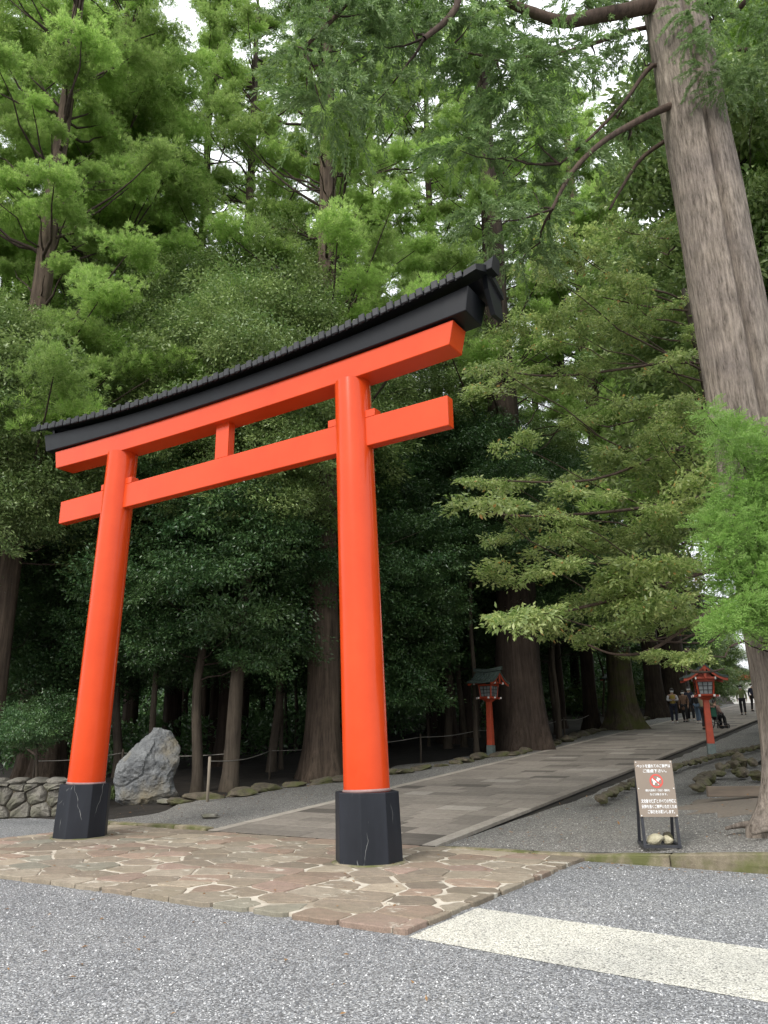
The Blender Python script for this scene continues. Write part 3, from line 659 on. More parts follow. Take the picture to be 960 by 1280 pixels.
# ------------------------------------------------------------------ the big cedar on the right, its limbs, near foliage and sprouts
tb = at(1012, 924, 10.75); tb.z = gz(tb.x, tb.y)
big = empty('cedar_tree', tb, 0, label='huge pale barked leaning cedar with a double trunk at the right edge beside the sign', cat='tree')
cr_ = Vector((CA, -SA, 0)); cf_ = Vector((-cx+tb.x, -cy+tb.y, 0)).normalized(); cr2 = Vector((cf_.y, -cf_.x, 0))      # right and away, seen from the camera
mb = MB(); pts = []; rad = []; NZ = 120
for i in range(NZ+1):
    z = -.2+22.2*(i/NZ)**1.25; pts.append(tuple(cr2*(-.0175*z))[:2]+(z,)); rad.append(.585-.005*z+.24*math.exp(-max(z, 0)/.4))
ang0 = math.atan2(-cf_.y, -cf_.x)
def bigfn(a, i, p):
    d = Vector((math.cos(a), math.sin(a))); x = d.x*UX + d.y*TX; return 1
V = []; NS = 150
for i, (p, r) in enumerate(zip(pts, rad)):
    z = p[2]; gr = .55+.45*min(max((z-1.0)/4, 0), 1)
    for j in range(NS):
        a = 2*math.pi*j/NS; d = Vector((math.cos(a), math.sin(a), 0)); ra = a-ang0      # 0 = toward the camera
        ra = (ra+math.pi) % (2*math.pi)-math.pi
        g1 = math.exp(-((ra-.42)/.1)**2); g2 = math.exp(-((ra+2.6)/.2)**2)
        k = 1-.3*gr*g1-.15*gr*g2
        f = math.exp(-max(z, 0)/.7); k *= 1+.2*f*math.sin(a*5+1)+.13*f*math.sin(a*9)
        tw = a+.12*nz((0, 0, z*.3)); k += .022*nz((math.cos(tw)*9, math.sin(tw)*9, z*.5))+.02*nz((math.cos(tw)*22, math.sin(tw)*22, z*.9))+.03*nz((math.cos(a)*1.5, math.sin(a)*1.5, z*.9))
        V.append((p[0]+d.x*r*k, p[1]+d.y*r*k, z))
Fq = [(i*NS+j, i*NS+(j+1) % NS, (i+1)*NS+(j+1) % NS, (i+1)*NS+j) for i in range(NZ) for j in range(NS)]
me = npmesh('trunk', V, Fq, 4, M['bark_big'], smooth=True); link('trunk', me, big)
mb = MB()                                   # surface roots
for k in range(7):
    a = ang0+(-1.3+k*.55); d = Vector((math.cos(a), math.sin(a), 0)); L = random.uniform(.5, 1.1)
    mb.tube([d*.62+Vector((0, 0, .07)), d*(.62+L*.35)+Vector((.04, 0, .035)), d*(.62+L*.7)+Vector((0, .06, .01)), d*(.62+L)+Vector((0, 0, -.03))], [.1, .06, .04, .02], 7)
tagp(mb.build('surface_roots', M['bark_big'], big), kind='stuff')
def lp(u, v, D): return at(u, v, D)-tb
limbs = [[(838, 0, 10.8), (790, 12, 10.6), (745, 20, 10.4), (705, 27, 10.2), (665, 15, 10.1), (630, -2, 10), (560, -60, 10)],
         [(850, 128, 10.8), (820, 140, 10.5), (785, 158, 10.3), (750, 180, 10.1), (715, 215, 10), (690, 262, 9.9)],
         [(840, 95, 11), (815, 82, 10.8), (780, 128, 10.6), (740, 170, 10.5), (700, 205, 10.4)],
         [(850, 165, 11.2), (805, 195, 11.4), (780, 230, 11.4), (762, 262, 11.3)],
         [(840, 30, 11), (790, 38, 11), (740, 55, 10.8), (690, 68, 10.6), (620, 72, 10.5), (560, 60, 10.2)],
         [(840, 60, 11), (800, 100, 11.5), (770, 150, 12)],
         [(838, -40, 10.8), (740, -60, 10.5), (600, -70, 9.6), (570, 10, 9.2), (530, 48, 9)],
         [(610, -60, 9.6), (480, -40, 9.3), (420, 20, 9.1), (380, 60, 9)], [(915, 20, 11), (940, -10, 10.6), (960, -60, 10.4)], [(920, 60, 10.8), (950, 60, 10.5), (1000, 20, 10.4)]]
lr = [.15, .07, .045, .045, .045, .04, .1, .06, .06, .05]
mb = MB()
def smooth_pts(P):
    P = [Vector(p) for p in P]; o = []
    for i in range(len(P)-1):
        p0, p1, p2, p3 = P[max(i-1, 0)], P[i], P[i+1], P[min(i+2, len(P)-1)]
        for t in (0, .25, .5, .75): o.append(.5*((2*p1)+(-p0+p2)*t+(2*p0-5*p1+4*p2-p3)*t*t+(-p0+3*p1-3*p2+p3)*t**3))
    return o+[P[-1]]
for L, r in zip(limbs, lr):
    P = smooth_pts([lp(*q) for q in L]); mb.tube(P, [r*(1-.65*i/len(P))*(1+.1*nz((i, 0, r*99))) for i in range(len(P))], 9, cap=False)
crown = mb.build('crown', M['limb_big'], big)
near = [(350, 20), (372, 70), (395, 30), (425, 75), (450, 30), (440, 115), (480, 70), (505, 25), (470, 140), (385, 118), (355, 105), (520, 60), (545, 35), (590, 40), (405, 150), (365, -10), (420, -15), (490, -20),
        (585, 85), (600, 120), (572, 150), (640, 60), (655, 100), (680, 80), (705, 100), (725, 60), (745, 85), (640, 150), (670, 190), (718, 215), (735, 175), (610, 205), (665, 250),
        (605, 290), (680, 290), (740, 230), (790, 175), (800, 80), (760, 25), (730, 15), (620, 20), (575, 200), (650, 340)]
random.seed(3); tw = MB(); near = [q for i_, q in enumerate(near) if i_ % 5]
for u, v in near:
    D = 9.2+max(0, (u-380))*.0045+random.uniform(-.4, .8); p = lp(u, v-12, D)
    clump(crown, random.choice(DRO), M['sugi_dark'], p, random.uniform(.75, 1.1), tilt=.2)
    cand = min((q for L in limbs for q in L), key=lambda q: (q[0]-u)**2+(q[1]-v)**2+(0 if q[1] < v+30 else 40000)); limb(tw, lp(*cand), p, .022, .06, 6, u)
for u, v, D in ((870, 60, 9.9), (885, 95, 9.9), (860, 20, 10), (890, 30, 9.9), (935, 35, 10.2), (955, 60, 10.2), (975, 20, 10.2), (1010, 80, 10.4), (1000, -20, 10.4), (930, -10, 10.2), (905, 120, 10), (925, 95, 10.2), (950, 110, 10.4), (975, 70, 10.4)):
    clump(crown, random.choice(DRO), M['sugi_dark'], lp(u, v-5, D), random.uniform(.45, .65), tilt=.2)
for k in range(15):                         # the crown above the frame
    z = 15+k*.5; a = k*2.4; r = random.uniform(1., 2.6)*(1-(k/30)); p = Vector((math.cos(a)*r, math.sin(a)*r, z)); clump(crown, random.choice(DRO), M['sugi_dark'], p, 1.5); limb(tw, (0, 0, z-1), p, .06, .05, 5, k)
o = tw.build('twigs', M['limb'], big); o['kind'] = 'stuff'
spr = MB(); sp_pts = []
for v in range(515, 792, 17):
    lo = 893+14*math.sin(v*.045+.4)+(6 if 570 < v < 640 else 0)+(8 if v > 780 else 0); lo = lo+ (0 if v > 540 else 0)
    for u in range(int(lo)+14, 1075, 26):
        if v < 560 and u > 905+(v-515)*1.6: continue
        if v > 790 and u > 935 and (u//26) % 2: continue
        sp_pts.append((u+random.uniform(-7, 7), v+random.uniform(-7, 7), random.uniform(9.35, 9.95)))
sproot = empty('sprout_crown', (0, 0, 0), parent=big)
for u, v, D in sp_pts:
    p = lp(u, v, D); limb(spr, (p.x*.15, p.y*.15, p.z-.25), p, .014, .05, 4, int(u)); clump(sproot, random.choice(SPR), M['sprout'], p, random.uniform(.34, .5), tilt=.35)
spr.build('sprout_twigs', M['limb'], sproot)['kind'] = 'stuff'

# ------------------------------------------------------------------ broadleaf tree reaching over the approach from the right
b0 = at(985, 924, 15.5); b0.z = z_soil(b0.x, b0.y)
bt = empty('broadleaf_tree', b0, 0, label='olive leaved broadleaf with orange tipped leaves spreading over the approach, left of the big trunk', cat='tree')
trunk_part(bt, 11, .19, .07, M['bark_thin'], (-.06, -.03), 1.4, 14, 501, .4)
rows = [(300, 690, 870, 15.5, 30), (330, 665, 875, 15.5, 30), (362, 690, 880, 15, 28), (395, 670, 885, 15, 27), (425, 630, 885, 15, 27), (455, 615, 890, 14.5, 27), (482, 600, 780, 15, 30), (500, 790, 900, 14, 30),
        (520, 730, 880, 14, 28), (545, 700, 880, 13.5, 27), (560, 600, 700, 14.5, 28), (575, 690, 880, 13.5, 28), (600, 610, 740, 14, 27), (605, 800, 880, 14, 28), (632, 585, 870, 13.5, 26), (660, 620, 870, 14, 30), (690, 700, 880, 14, 28), (720, 640, 880, 13.5, 28), (742, 680, 880, 13.5, 28), (765, 640, 780, 13, 26),
        (770, 810, 885, 13, 28), (800, 730, 885, 13, 26), (822, 800, 870, 13, 30)]
crb = MB(); cl = []; random.seed(9)
for v, u0, u1, D, st in rows:
    u = u0
    while u < u1:
        t = (u1-u)/300
        if (662 < u < 712 and 485 < v < 580) or (735 < u < 812 and 583 < v < 618): u += 20; continue
        vv = v+random.uniform(-17, 17)+ (12*t if v > 500 else 0); cl.append((at(u+random.uniform(-8, 8), vv, D+random.uniform(-1.2, 1.6))-b0, random.uniform(.36, .62)*(1 if v < 780 else .7))); u += st*random.uniform(1.1, 2.1)
cl = [c for c in cl if random.random() < .8]
for k, (p, s) in enumerate(cl):
    zz = max(p.z-.6-.12*math.hypot(p.x, p.y), 3.4); q = Vector((-.06*zz, -.03*zz, zz))
    if k % 2 == 0: limb(crb, q, p, .028, .07, 7, k)
for L in ([(960, 720, 14.5), (870, 775, 13.5), (815, 812, 13.2), (770, 818, 13), (735, 806, 12.9)], [(960, 600, 14.5), (860, 625, 14), (760, 640, 13.6), (660, 645, 13.3), (600, 640, 13)], [(960, 690, 14), (800, 740, 13.4), (700, 765, 13.1), (640, 768, 13)],
          [(860, 812, 13.2), (850, 825, 13.1), (862, 838, 13.1), (885, 840, 13), (905, 836, 13)], [(950, 540, 14.5), (850, 560, 14), (740, 600, 14), (610, 600, 14)], [(950, 430, 15), (850, 450, 15), (700, 470, 15), (610, 460, 15)]):
    P = smooth_pts([at(*q)-b0 for q in L]); crb.tube(P, [.045*(1-.75*i/len(P)) for i in range(len(P))], 7, cap=False)
cb = crb.build('crown', M['limb_big'], bt)
for p, s in cl: clump(cb, random.choice(PAD), M['broad'], p, (s*random.uniform(.95, 1.5), s*random.uniform(.8, 1.2), s*random.uniform(.8, 1.15)), tilt=.32)

# ------------------------------------------------------------------ cedars one can tell apart
def cedar_px(u, v, **k):
    p = gnd(u, v); p.z = z_soil(p.x, p.y); return cedar(0, 0, base=p, **k)
cedar(-17, 20, 'brown cedar trunk at the left frame edge rising above the stone wall', r0=.42, h=31, c0=9.5, R0=3.8, ncl=105, csz=(.6, 1.), m='sugi')
cedar(66, 25.5, 'brown cedar trunk left of the left red pillar, bare below its high crown', r0=.46, h=33, c0=13, R0=4, ncl=120, csz=(.6, 1.05), m='sugi')
cedar_px(403, 972, label='thick straight cedar trunk between the two red pillars, just left of the right one', r0=.5, h=33, c0=13, R0=4, ncl=120, m='sugi', flare=1.45, csz=(.6, 1.05))
cedar_px(655, 936, label='very thick dark cedar with spreading reddish roots right of the left lantern', r0=.88, h=34, c0=13, R0=4.2, ncl=70, m='sugi', flare=1.4, bk='bark_deep')
cedar_px(782, 911, label='mossy green footed cedar beside the approach, left of the people', r0=.62, h=38, c0=12, R0=4.6, ncl=120, csz=(.9, 1.4), bk='bark_moss', flare=1.9)
cedar_px(822, 897, label='dark cedar trunk just behind and right of the mossy footed one', r0=.55, h=38, c0=13, R0=4.4, ncl=90, csz=(.9, 1.4), flare=1.5, bk='bark_deep')
cedar_px(846, 890, label='broad dark cedar trunk behind the man in the yellow vest', r0=1.0, h=38, c0=13, R0=4.4, ncl=90, csz=(.9, 1.4), flare=1.2, bk='bark_deep')
bgc = 'background cedars behind the gate'
for px, D, h, c0, lab in ((-70, 31, 38, 19, 'tall cedar behind the leftmost trunk with several stems against white sky'), (30, 36, 42, 22, 'multi stemmed bright cedar in the upper left corner'), (215, 31, 38, 20, 'bright billowing cedar above the left end of the black roof'),
                    (285, 27, 33, 13, 'bright green cedar centred above the gate strut'), (470, 33, 39, 19, 'bright cedar rising right behind the right red pillar'),
                    (560, 34, 39, 19, 'deep green cedar above the right tip of the black roof'), (625, 40, 43, 22, 'back cedar seen between the roof tip and the hanging sprays'), (740, 40, 42, 18, 'tall cedar behind the olive broadleaf tree')):
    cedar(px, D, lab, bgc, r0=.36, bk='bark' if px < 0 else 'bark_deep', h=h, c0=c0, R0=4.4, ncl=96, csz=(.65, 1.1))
# darker trunks deep in the wood
rnd = random.Random(77); deep = 'cedars deep in the shaded wood'; n = 0
spots = []
while n < 34:
    a = rnd.uniform(-34, -6.5); b = rnd.uniform(12, 62)
    if b > 30: a = rnd.uniform(-30, -4.5)
    if any((a-x)**2+(b-y)**2 < 9 for x, y in spots): continue
    spots.append((a, b)); n += 1
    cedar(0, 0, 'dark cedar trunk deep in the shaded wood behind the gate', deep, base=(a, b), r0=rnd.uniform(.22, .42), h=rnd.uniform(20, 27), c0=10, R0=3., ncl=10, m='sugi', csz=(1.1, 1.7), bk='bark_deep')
rs = 'cedars beyond the right side of the approach'
for a, b in ((7.6, 15.5), (8.2, 20.5), (9, 26), (13, 31), (8.5, 38), (15, 42), (20, 34), (11, 50), (18, 54), (25, 46), (17, 22), (24, 27)):
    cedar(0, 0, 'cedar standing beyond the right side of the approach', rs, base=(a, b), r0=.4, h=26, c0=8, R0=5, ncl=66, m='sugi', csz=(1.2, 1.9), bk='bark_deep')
rnd = random.Random(55)
for i in range(13):
    cedar(0, 0, 'cedar on the wooded rise far left behind the gate', 'cedars on the far left rise', base=(rnd.uniform(-62, -36), rnd.uniform(4, 60)), r0=.4, h=22, c0=6, R0=4.4, ncl=24, csz=(1.6, 2.4), bk='bark_deep')
for a, b in ((-16, -1), (-22, 4), (-15, 7), (-21, 12), (-27, -3)):  # cedars added at the left, mostly out of view, to block light
    cedar(0, 0, 'cedar added beyond the left end of the stone wall to block light', 'light blocking cedars left of the wall', base=(a, b), r0=.45, h=36, c0=12, R0=4.4, ncl=50, csz=(1.4, 2.2))

# ------------------------------------------------------------------ broadleaf trees under the cedars
def bl_px(u, v, **k):
    p = gnd(u, v); return broadleaf(0, 0, base=(p.x, p.y), **k)
bl_px(246, 989, label='thin pale trunk just right of the boulder carrying dark layered foliage', r0=.15, h=8.5, c0=3.2, R0=2.9, ncl=34, m='broad_dark')
bl_px(287, 987, label='slender slightly leaning trunk right of the weathered rope post', r0=.21, h=14, c0=7, R0=3.4, ncl=56, m='broad_mid', lean=(.035, .02), csz=(1., 1.5))
broadleaf(-95, 19, 'glossy broadleaf above the stone wall at the left edge', r0=.12, h=13, c0=6.4, R0=3, ncl=44, m='broad_mid', csz=(1., 1.5))
broadleaf(105, 27.5, 'dark leaved tree behind the left red pillar', r0=.1, h=9.5, c0=2.8, R0=3, ncl=44)
broadleaf(150, 24, 'tall glossy broadleaf above the left end of the lower red beam', r0=.14, h=17, c0=6, R0=3.8, ncl=70, m='broad_mid', csz=(1.1, 1.7))
broadleaf(352, 25.5, 'thin leaning tree between the rope posts and the thick central cedar', r0=.07, h=9, c0=3.8, R0=3, ncl=44, lean=(-.06, 0))
broadleaf(340, 25, 'tall glossy broadleaf rising over the middle of the black roof', r0=.14, h=18, c0=7, R0=4, ncl=72, m='broad_mid', csz=(1.1, 1.7))
broadleaf(440, 25.5, 'dark tree filling the wood right behind the right red pillar', r0=.1, h=9.5, c0=2.3, R0=3.2, ncl=58)
broadleaf(478, 25, 'dark leaved tree left of the left lantern', r0=.1, h=10, c0=2.2, R0=2.1, ncl=50)
broadleaf(580, 31.5, 'dark tree directly behind the left lantern', r0=.12, h=12, c0=3.2, R0=3.6, ncl=74)
broadleaf(560, 31, 'tall dark broadleaf behind the right end of the lower red beam', r0=.16, h=18, c0=8, R0=4, ncl=64, m='broad_mid', csz=(1.1, 1.7))
broadleaf(700, 33, 'dark broadleaf between the thick cedar and the mossy one', r0=.12, h=12, c0=4.5, R0=3.6, ncl=46, csz=(1.1, 1.7))
broadleaf(735, 30, 'mid green broadleaf behind the olive tree', r0=.14, h=15, c0=6.5, R0=3.8, ncl=50, m='broad_mid', csz=(1.1, 1.7), base=(-4.6, 27))
broadleaf(1040, 19, 'bright broadleaf behind the double trunk at the right edge', r0=.18, h=20, c0=5.5, R0=4.4, ncl=120, m='broad_mid', csz=(1., 1.5), meshes=PAD)
broadleaf(52, 18.6, 'low bright leaved bush leaning over the stone wall left of the gate', r0=.05, h=2.3, c0=1.5, R0=1.8, ncl=7, m='broad_dark', csz=(.5, .75), name='bush')
und = 'understorey trees in the shaded wood'
rnd = random.Random(31)
for i in range(30):
    a = rnd.uniform(-30, -7); b = rnd.uniform(15, 60)
    if b > 34: a = rnd.uniform(-26, -5)
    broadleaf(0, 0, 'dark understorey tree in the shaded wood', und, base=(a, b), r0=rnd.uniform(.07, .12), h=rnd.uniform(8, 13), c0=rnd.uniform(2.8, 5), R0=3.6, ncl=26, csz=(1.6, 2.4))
for a, b in ((8, 30), (12, 36), (9, 45), (15, 50), (20, 40), (24, 34), (12, 58), (20, 60), (13, 25)):
    broadleaf(0, 0, 'understorey tree beyond the right side of the approach', 'understorey trees on the right', base=(a, b), r0=.1, h=10, c0=3, R0=3.6, ncl=24, csz=(1.5, 2.2), m='broad_mid')
broadleaf(-60, 23, 'dark leaved tree behind the stone wall at the left edge', r0=.1, h=9.5, c0=2.8, R0=3.4, ncl=50)
broadleaf(190, 22.5, 'dark leaved tree right behind the boulder', r0=.1, h=9.5, c0=3, R0=3.2, ncl=50)
broadleaf(405, 28, 'dark tree behind the central cedar', r0=.1, h=10.5, c0=3.4, R0=3.6, ncl=50)
broadleaf(868, 68, 'dim green tree behind the right lantern roof, far end', r0=.15, h=9, c0=1.2, R0=3, ncl=40, m='broad_mid', csz=(1.2, 1.8), py=885)
broadleaf(893, 72, 'feathery green tree left of the far red gate building', r0=.15, h=8, c0=1.2, R0=2.4, ncl=34, m='broad_mid', csz=(1.2, 1.8), py=880)
broadleaf(640, 27, 'dark leaved tree whose branches hide the upper trunk of the very thick cedar', r0=.1, h=12.5, c0=6.3, R0=3, ncl=54, base=(-3.6, 16.4))
# far shrubs and the closed back of the wood
rr = np.random.default_rng(4)
def woodland(name, lab, boxes, n, m, sz=(.25, .5)):
    P = []
    for (a0, a1, b0_, b1, z0, z1) in boxes:
        k = n//len(boxes); P.append(np.stack([rr.uniform(a0, a1, k), rr.uniform(b0_, b1, k), rr.uniform(z0, z1, k)], 1))
    P = np.concatenate(P); n = len(P); L = rr.uniform(*sz, n); P[:, 2] += .064*np.clip(P[:, 1]-1.5, 0, 60.5); V, Fc = leaves(P, rdir(n, rr), rdir(n, rr), L, L*.5)
    o = link(name, npmesh(name, V, Fc, 3, m, np.repeat(np.clip(rr.normal(.45, .2, n), 0, .9), 4))); tagp(o, lab, 'woodland', kind='stuff')
woodland('distant_woodland', 'dense far foliage closing the back of the wood', [(-60, -7, 64, 76, 2, 17), (-60, -48, -10, 70, -1, 14), (26, 60, 64, 78, 3, 20), (30, 40, 20, 64, 1, 14)], 170000, M['far'], (.5, 1.1))
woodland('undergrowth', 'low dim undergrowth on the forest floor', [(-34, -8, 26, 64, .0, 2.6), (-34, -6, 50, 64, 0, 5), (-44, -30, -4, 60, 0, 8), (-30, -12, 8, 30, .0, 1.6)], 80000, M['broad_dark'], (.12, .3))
P = np.stack([rr.uniform(-72, -33, 50000), rr.uniform(-2, 90, 50000), rr.uniform(0, 1, 50000)**1.5*3.4], 1); P[:, 2] += np.array([z_soil(x_, y_) for x_, y_ in P[:, :2]]); L = rr.uniform(.3, .7, len(P)); V, Fc = leaves(P, rdir(len(P), rr), rdir(len(P), rr), L, L*.6)
tagp(link('far_thicket', npmesh('far_thicket', V, Fc, 3, M['broad_dark'], np.repeat(rr.uniform(.1, .8, len(P)), 4))), 'thicket covering the wooded rise far left', 'thicket', kind='stuff')
rnd = random.Random(8)
for i in range(16):
    p = gnd(rnd.uniform(690, 815), rnd.uniform(886, 897)) if i < 7 else gnd(rnd.uniform(862, 925), rnd.uniform(874, 879))
    broadleaf(0, 0, 'low light green shrub at the far end of the wood', 'shrubs near the far end', base=(p.x-(1.5 if i < 7 else .8), p.y+1), r0=.05, h=rnd.uniform(1.2, 2.2), c0=.4, R0=1.1, ncl=9, csz=(.7, 1.1), m='broad_mid', name='shrub')

# ------------------------------------------------------------------ standing boulder
def boulder(p, w, h, label):
    bm = bmesh.new(); bmesh.ops.create_icosphere(bm, subdivisions=6, radius=1); rnd = random.Random(4)
    planes = [(Vector((rnd.gauss(0, 1), rnd.gauss(0, 1), rnd.gauss(0, .6))).normalized(), rnd.uniform(.72, .9)) for _ in range(20)]
    for v in bm.verts:
        p0 = v.co.copy()
        for nn, d in planes:
            e = p0.dot(nn)-d
            if e > 0: p0 -= nn*e*.9
        t = (p0.z+1)/2; k = (1.05-.12*t) if t < .4 else 1.0-.42*(t-.4)**1.3
        hz = math.sqrt(max(1-p0.z**2, .04)); kk = (1/max(hz, .35)) if p0.z < 0 else 1; kk = min(kk, 1.35) if p0.z < 0 else min((1/max(hz, .2))**.55, 1.6); p0.x *= kk; p0.y *= kk
        x = p0.x*k*w/2*1.0+.05*t+(max(t-.35, 0)*.42 if p0.x < 0 else max(t-.5, 0)*.1); y = p0.y*k*.55; z = -.22+(h+.22)*t
        q = Vector((x, y, z)); rid = 1-abs(_noise.noise(q*2.1+Vector((3, 1, 2))))*2
        rid2 = 1-abs(_noise.noise(Vector((q.x*4+q.z*2, q.y*4, q.z*3))))*2
        dsp = .08*_noise.noise(q*1.4)+.05*_noise.noise(q*3.1)+.03*_noise.noise(Vector((q.x+q.z*.5, q.y, q.z*.8))*6.3)+.018*_noise.noise(q*13)+.01*_noise.noise(q*27)-.03*max(0, 1-abs(_noise.noise(Vector((q.x*.9+q.z*.7, q.y, q.z*.8-q.x*.5))*2.2))*9)
        v.co = q+p0.normalized()*dsp
    me = bpy.data.meshes.new('boulder'); bm.to_mesh(me); bm.free(); me.materials.append(M['boulder']); me.polygons.foreach_set('use_smooth', [False]*len(me.polygons))
    o = link('boulder', me, None, p); o.rotation_euler = (0, 0, .57); return tagp(o, label, 'boulder')
bp = gnd(184, 1005); bp = Vector((bp.x-.38, bp.y+.2, gz(bp.x, bp.y))); boulder(bp, 1.66, 1.66, 'large grey standing boulder with ochre patches right of the left red pillar')
# ------------------------------------------------------------------ dry stone wall
wl = empty('stone_wall', (-5.95, 2.75, 0), label='low wall of fitted rough grey stones at the left behind the left red pillar', cat='stone wall')
W0, W1 = Vector((-6.3, 2.5)), Vector((-12, -1.3)); wd = (W1-W0).normalized(); wn = Vector((wd.y, -wd.x)) if (wd.y*1+(-wd.x)*-1) > 0 else Vector((-wd.y, wd.x))
if wn.dot(Vector((cx, cy))-W0) < 0: wn = -wn
WL = (W1-W0).length; WH = .62
def wpt(u, v, d): q = W0+wd*u+wn*d; return Vector((q.x+5.95, q.y-2.75, v+.07))
seeds = []; rnd = random.Random(12); v = -.1
while v < WH:
    hh = rnd.uniform(.18, .4); u = -.1-rnd.random()*.2
    while u < WL+.1: w = rnd.uniform(.2, .62); seeds.append((u+w/2+rnd.uniform(-.07, .07), v+hh/2+rnd.uniform(-.09, .09))); u += w
    v += hh
for sp in seeds:
    poly = [(0, -.1), (WL, -.1), (WL, WH-.02), (0, WH-.02)]
    for q in seeds:
        if q is sp: continue
        dx, dy = q[0]-sp[0], q[1]-sp[1]
        if dx*dx+dy*dy < 1.2: poly = clip(poly, ((sp[0]+q[0])/2, (sp[1]+q[1])/2), (dx, dy))
        if len(poly) < 3: break
    if len(poly) < 3: continue
    pts = []
    for i in range(len(poly)):
        a, b = poly[i], poly[(i+1) % len(poly)]; L = math.hypot(b[0]-a[0], b[1]-a[1])
        if L < .03: continue
        for t in (.12, .5, .88): pts.append((a[0]+(b[0]-a[0])*t, a[1]+(b[1]-a[1])*t))
    if len(pts) < 6: continue
    mx = sum(p[0] for p in pts)/len(pts); my = sum(p[1] for p in pts)/len(pts); mb = MB(); V = []; k = len(pts); bul = rnd.uniform(.05, .12)
    for (s, d) in ((.96, -.1), (.95, .0), (.84, bul*.7), (.5, bul)):
        for (x, y) in pts:
            V.append(wpt(mx+(x-mx)*s, my+(y-my)*s, d+.06*nz((x*5, y*5, s*3))+.03*nz((x*14, y*14, s*9))))
    V.append(wpt(mx, my, bul+.015*nz((mx*9, my*9, 0))))
    c0_ = wpt(mx, my, 0); V = [x-c0_ for x in V]
    Fc = [(r*k+i, r*k+(i+1) % k, (r+1)*k+(i+1) % k, (r+1)*k+i) for r in range(3) for i in range(k)]+[(3*k+i, 3*k+(i+1) % k, 4*k) for i in range(k)]
    mb.add(V, Fc); mb.build('stone', M['wallstone'], wl, c0_)
mb = MB(); q = [wpt(0, 0, -.5), wpt(WL, 0, -.5), wpt(WL, 0, -.03), wpt(0, 0, -.03)]
mb.prism([(p.x, p.y) for p in q], -.1, WH); mb.build('wall_core', M['rock'], wl)
for i in range(16):                        # cap stones
    u = .2+i*.42; me = rockmesh('cap_stone', M['wallstone'], 3, 40+i, (.26, .3, .085), .2); link('cap_stone', me, wl, wpt(u, WH+.02, -.2)).rotation_euler = (0, 0, math.atan2(wd.y, wd.x)+random.uniform(-.2, .2))
# ------------------------------------------------------------------ natural edging stones along the verge
def rocks(name, label, cat, P, size, m, seed, h=.4, n_sub=3, sink=.3, jit=.12, child='stone'):
    root = empty(name, P[0], 0, label, cat); rnd = random.Random(seed); i = 0
    for p, q in zip(P, P[1:]):
        L = (q-p).length; d = (q-p)/L; t = 0
        while t < L:
            s = rnd.uniform(*size); x = p+d*t+Vector((rnd.uniform(-jit, jit), rnd.uniform(-jit, jit), 0)); z = z_soil(x.x, x.y)+.05; hh = s*h*rnd.uniform(.7, 1.2)
            me = rockmesh('stone', m, n_sub, seed*50+i, (s*rnd.uniform(.5, .75), s*rnd.uniform(.35, .55), hh), .34, cut=9); o = link(child, me, root, Vector((x.x, x.y, max(z, gz(x.x, x.y))+hh*(.5-sink)))-P[0]); o.rotation_euler = (rnd.uniform(-.1, .1), rnd.uniform(-.1, .1), math.atan2(d.y, d.x)+rnd.uniform(-.3, .3)); i += 1; t += s*rnd.uniform(.95, 1.3)
    return root
rocks('stone_edging', 'flat brown edging stones along the verge from boulder to central cedar', 'stone edging', [gnd(*p) for p in ((225, 1004), (262, 1000), (330, 988), (430, 976), (500, 966), (560, 957))], (.45, .85), M['rock'], 3, .16, 3, .15)
rocks('stone_edging', 'far row of flat edging stones past the left lantern and thick cedar', 'stone edging', [gnd(*p) for p in ((575, 955), (600, 948), (640, 944), (690, 932), (745, 915), (830, 893), (900, 882))], (.5, .9), M['rock'], 4, .2, 2, .2)
rocks('rock_border', 'curving border of mossy brown rocks beside the big trunk on the right', 'rock border', [gnd(*p) for p in ((750, 1001), (765, 992), (790, 980), (830, 965), (860, 955), (905, 944), (950, 934), (985, 922))], (.2, .34), M["rock"], 5, .3, 3, .2, .04)
rocks('rock_pile', 'heap of angular mossy rocks behind the wooden step at the right', 'rock pile', [gnd(*p) for p in ((868, 986), (885, 972), (915, 966), (950, 972), (985, 972))], (.26, .42), M['rock'], 6, .3, 3, .25, .12)
rocks('rock_pile', 'second heap of mossy rocks nearer the right lantern', 'rock pile', [gnd(*p) for p in ((905, 962), (930, 952), (955, 956))], (.22, .4), M['rock'], 9, .36, 3, .2, .2)
p = gnd(928, 992); mb = MB(); mb.box(-.62, .62, -.05, .05, -.05, .13, .008); o = mb.build('wooden_plank', simple('weathered_plank', (.2, .16, .12), (.12, .095, .075), 9, .85, .4, .006, (.15, 1, 1)), None, p)
o.rotation_euler = (0, 0, .5); tagp(o, 'brown wooden plank edging set on its side behind the big trunk', 'plank')
pc = gnd(918, 1000); V = []; NR = 7
for q in range(NR+1):
    for i in range(28):
        a = i/28*6.283; r = (1+.5*nz((math.cos(a)*3, math.sin(a)*3, 4)))*q/NR; x, y = pc.x+math.cos(a)*1.5*r+.4, pc.y+math.sin(a)*1.4*r+.2; V.append((x, y, rdrop(x, y)+.02*(1-(q/NR)**4)+.004))
mb = MB(); mb.add(V, [(q*28+i, q*28+(i+1) % 28, (q+1)*28+(i+1) % 28, (q+1)*28+i) for q in range(NR) for i in range(28)], True); mb.build('bare_earth', M['soil_patch'])['kind'] = 'structure'
for k, (u, v, s, lab) in enumerate(((207, 1003, .3, 'flat reddish stone lying at the foot of the boulder'), (262, 1022, .26, 'flat pinkish stone at the end of the mossy kerb'), (480, 0, 0, ''))):
    if s:
        me = rockmesh('flat_stone', M['wallstone'], 3, 80+k, (s, s*.7, s*.22), .2); tagp(link('flat_stone', me, None, gnd(u, v)+Vector((0, 0, .03))), lab, 'stone')
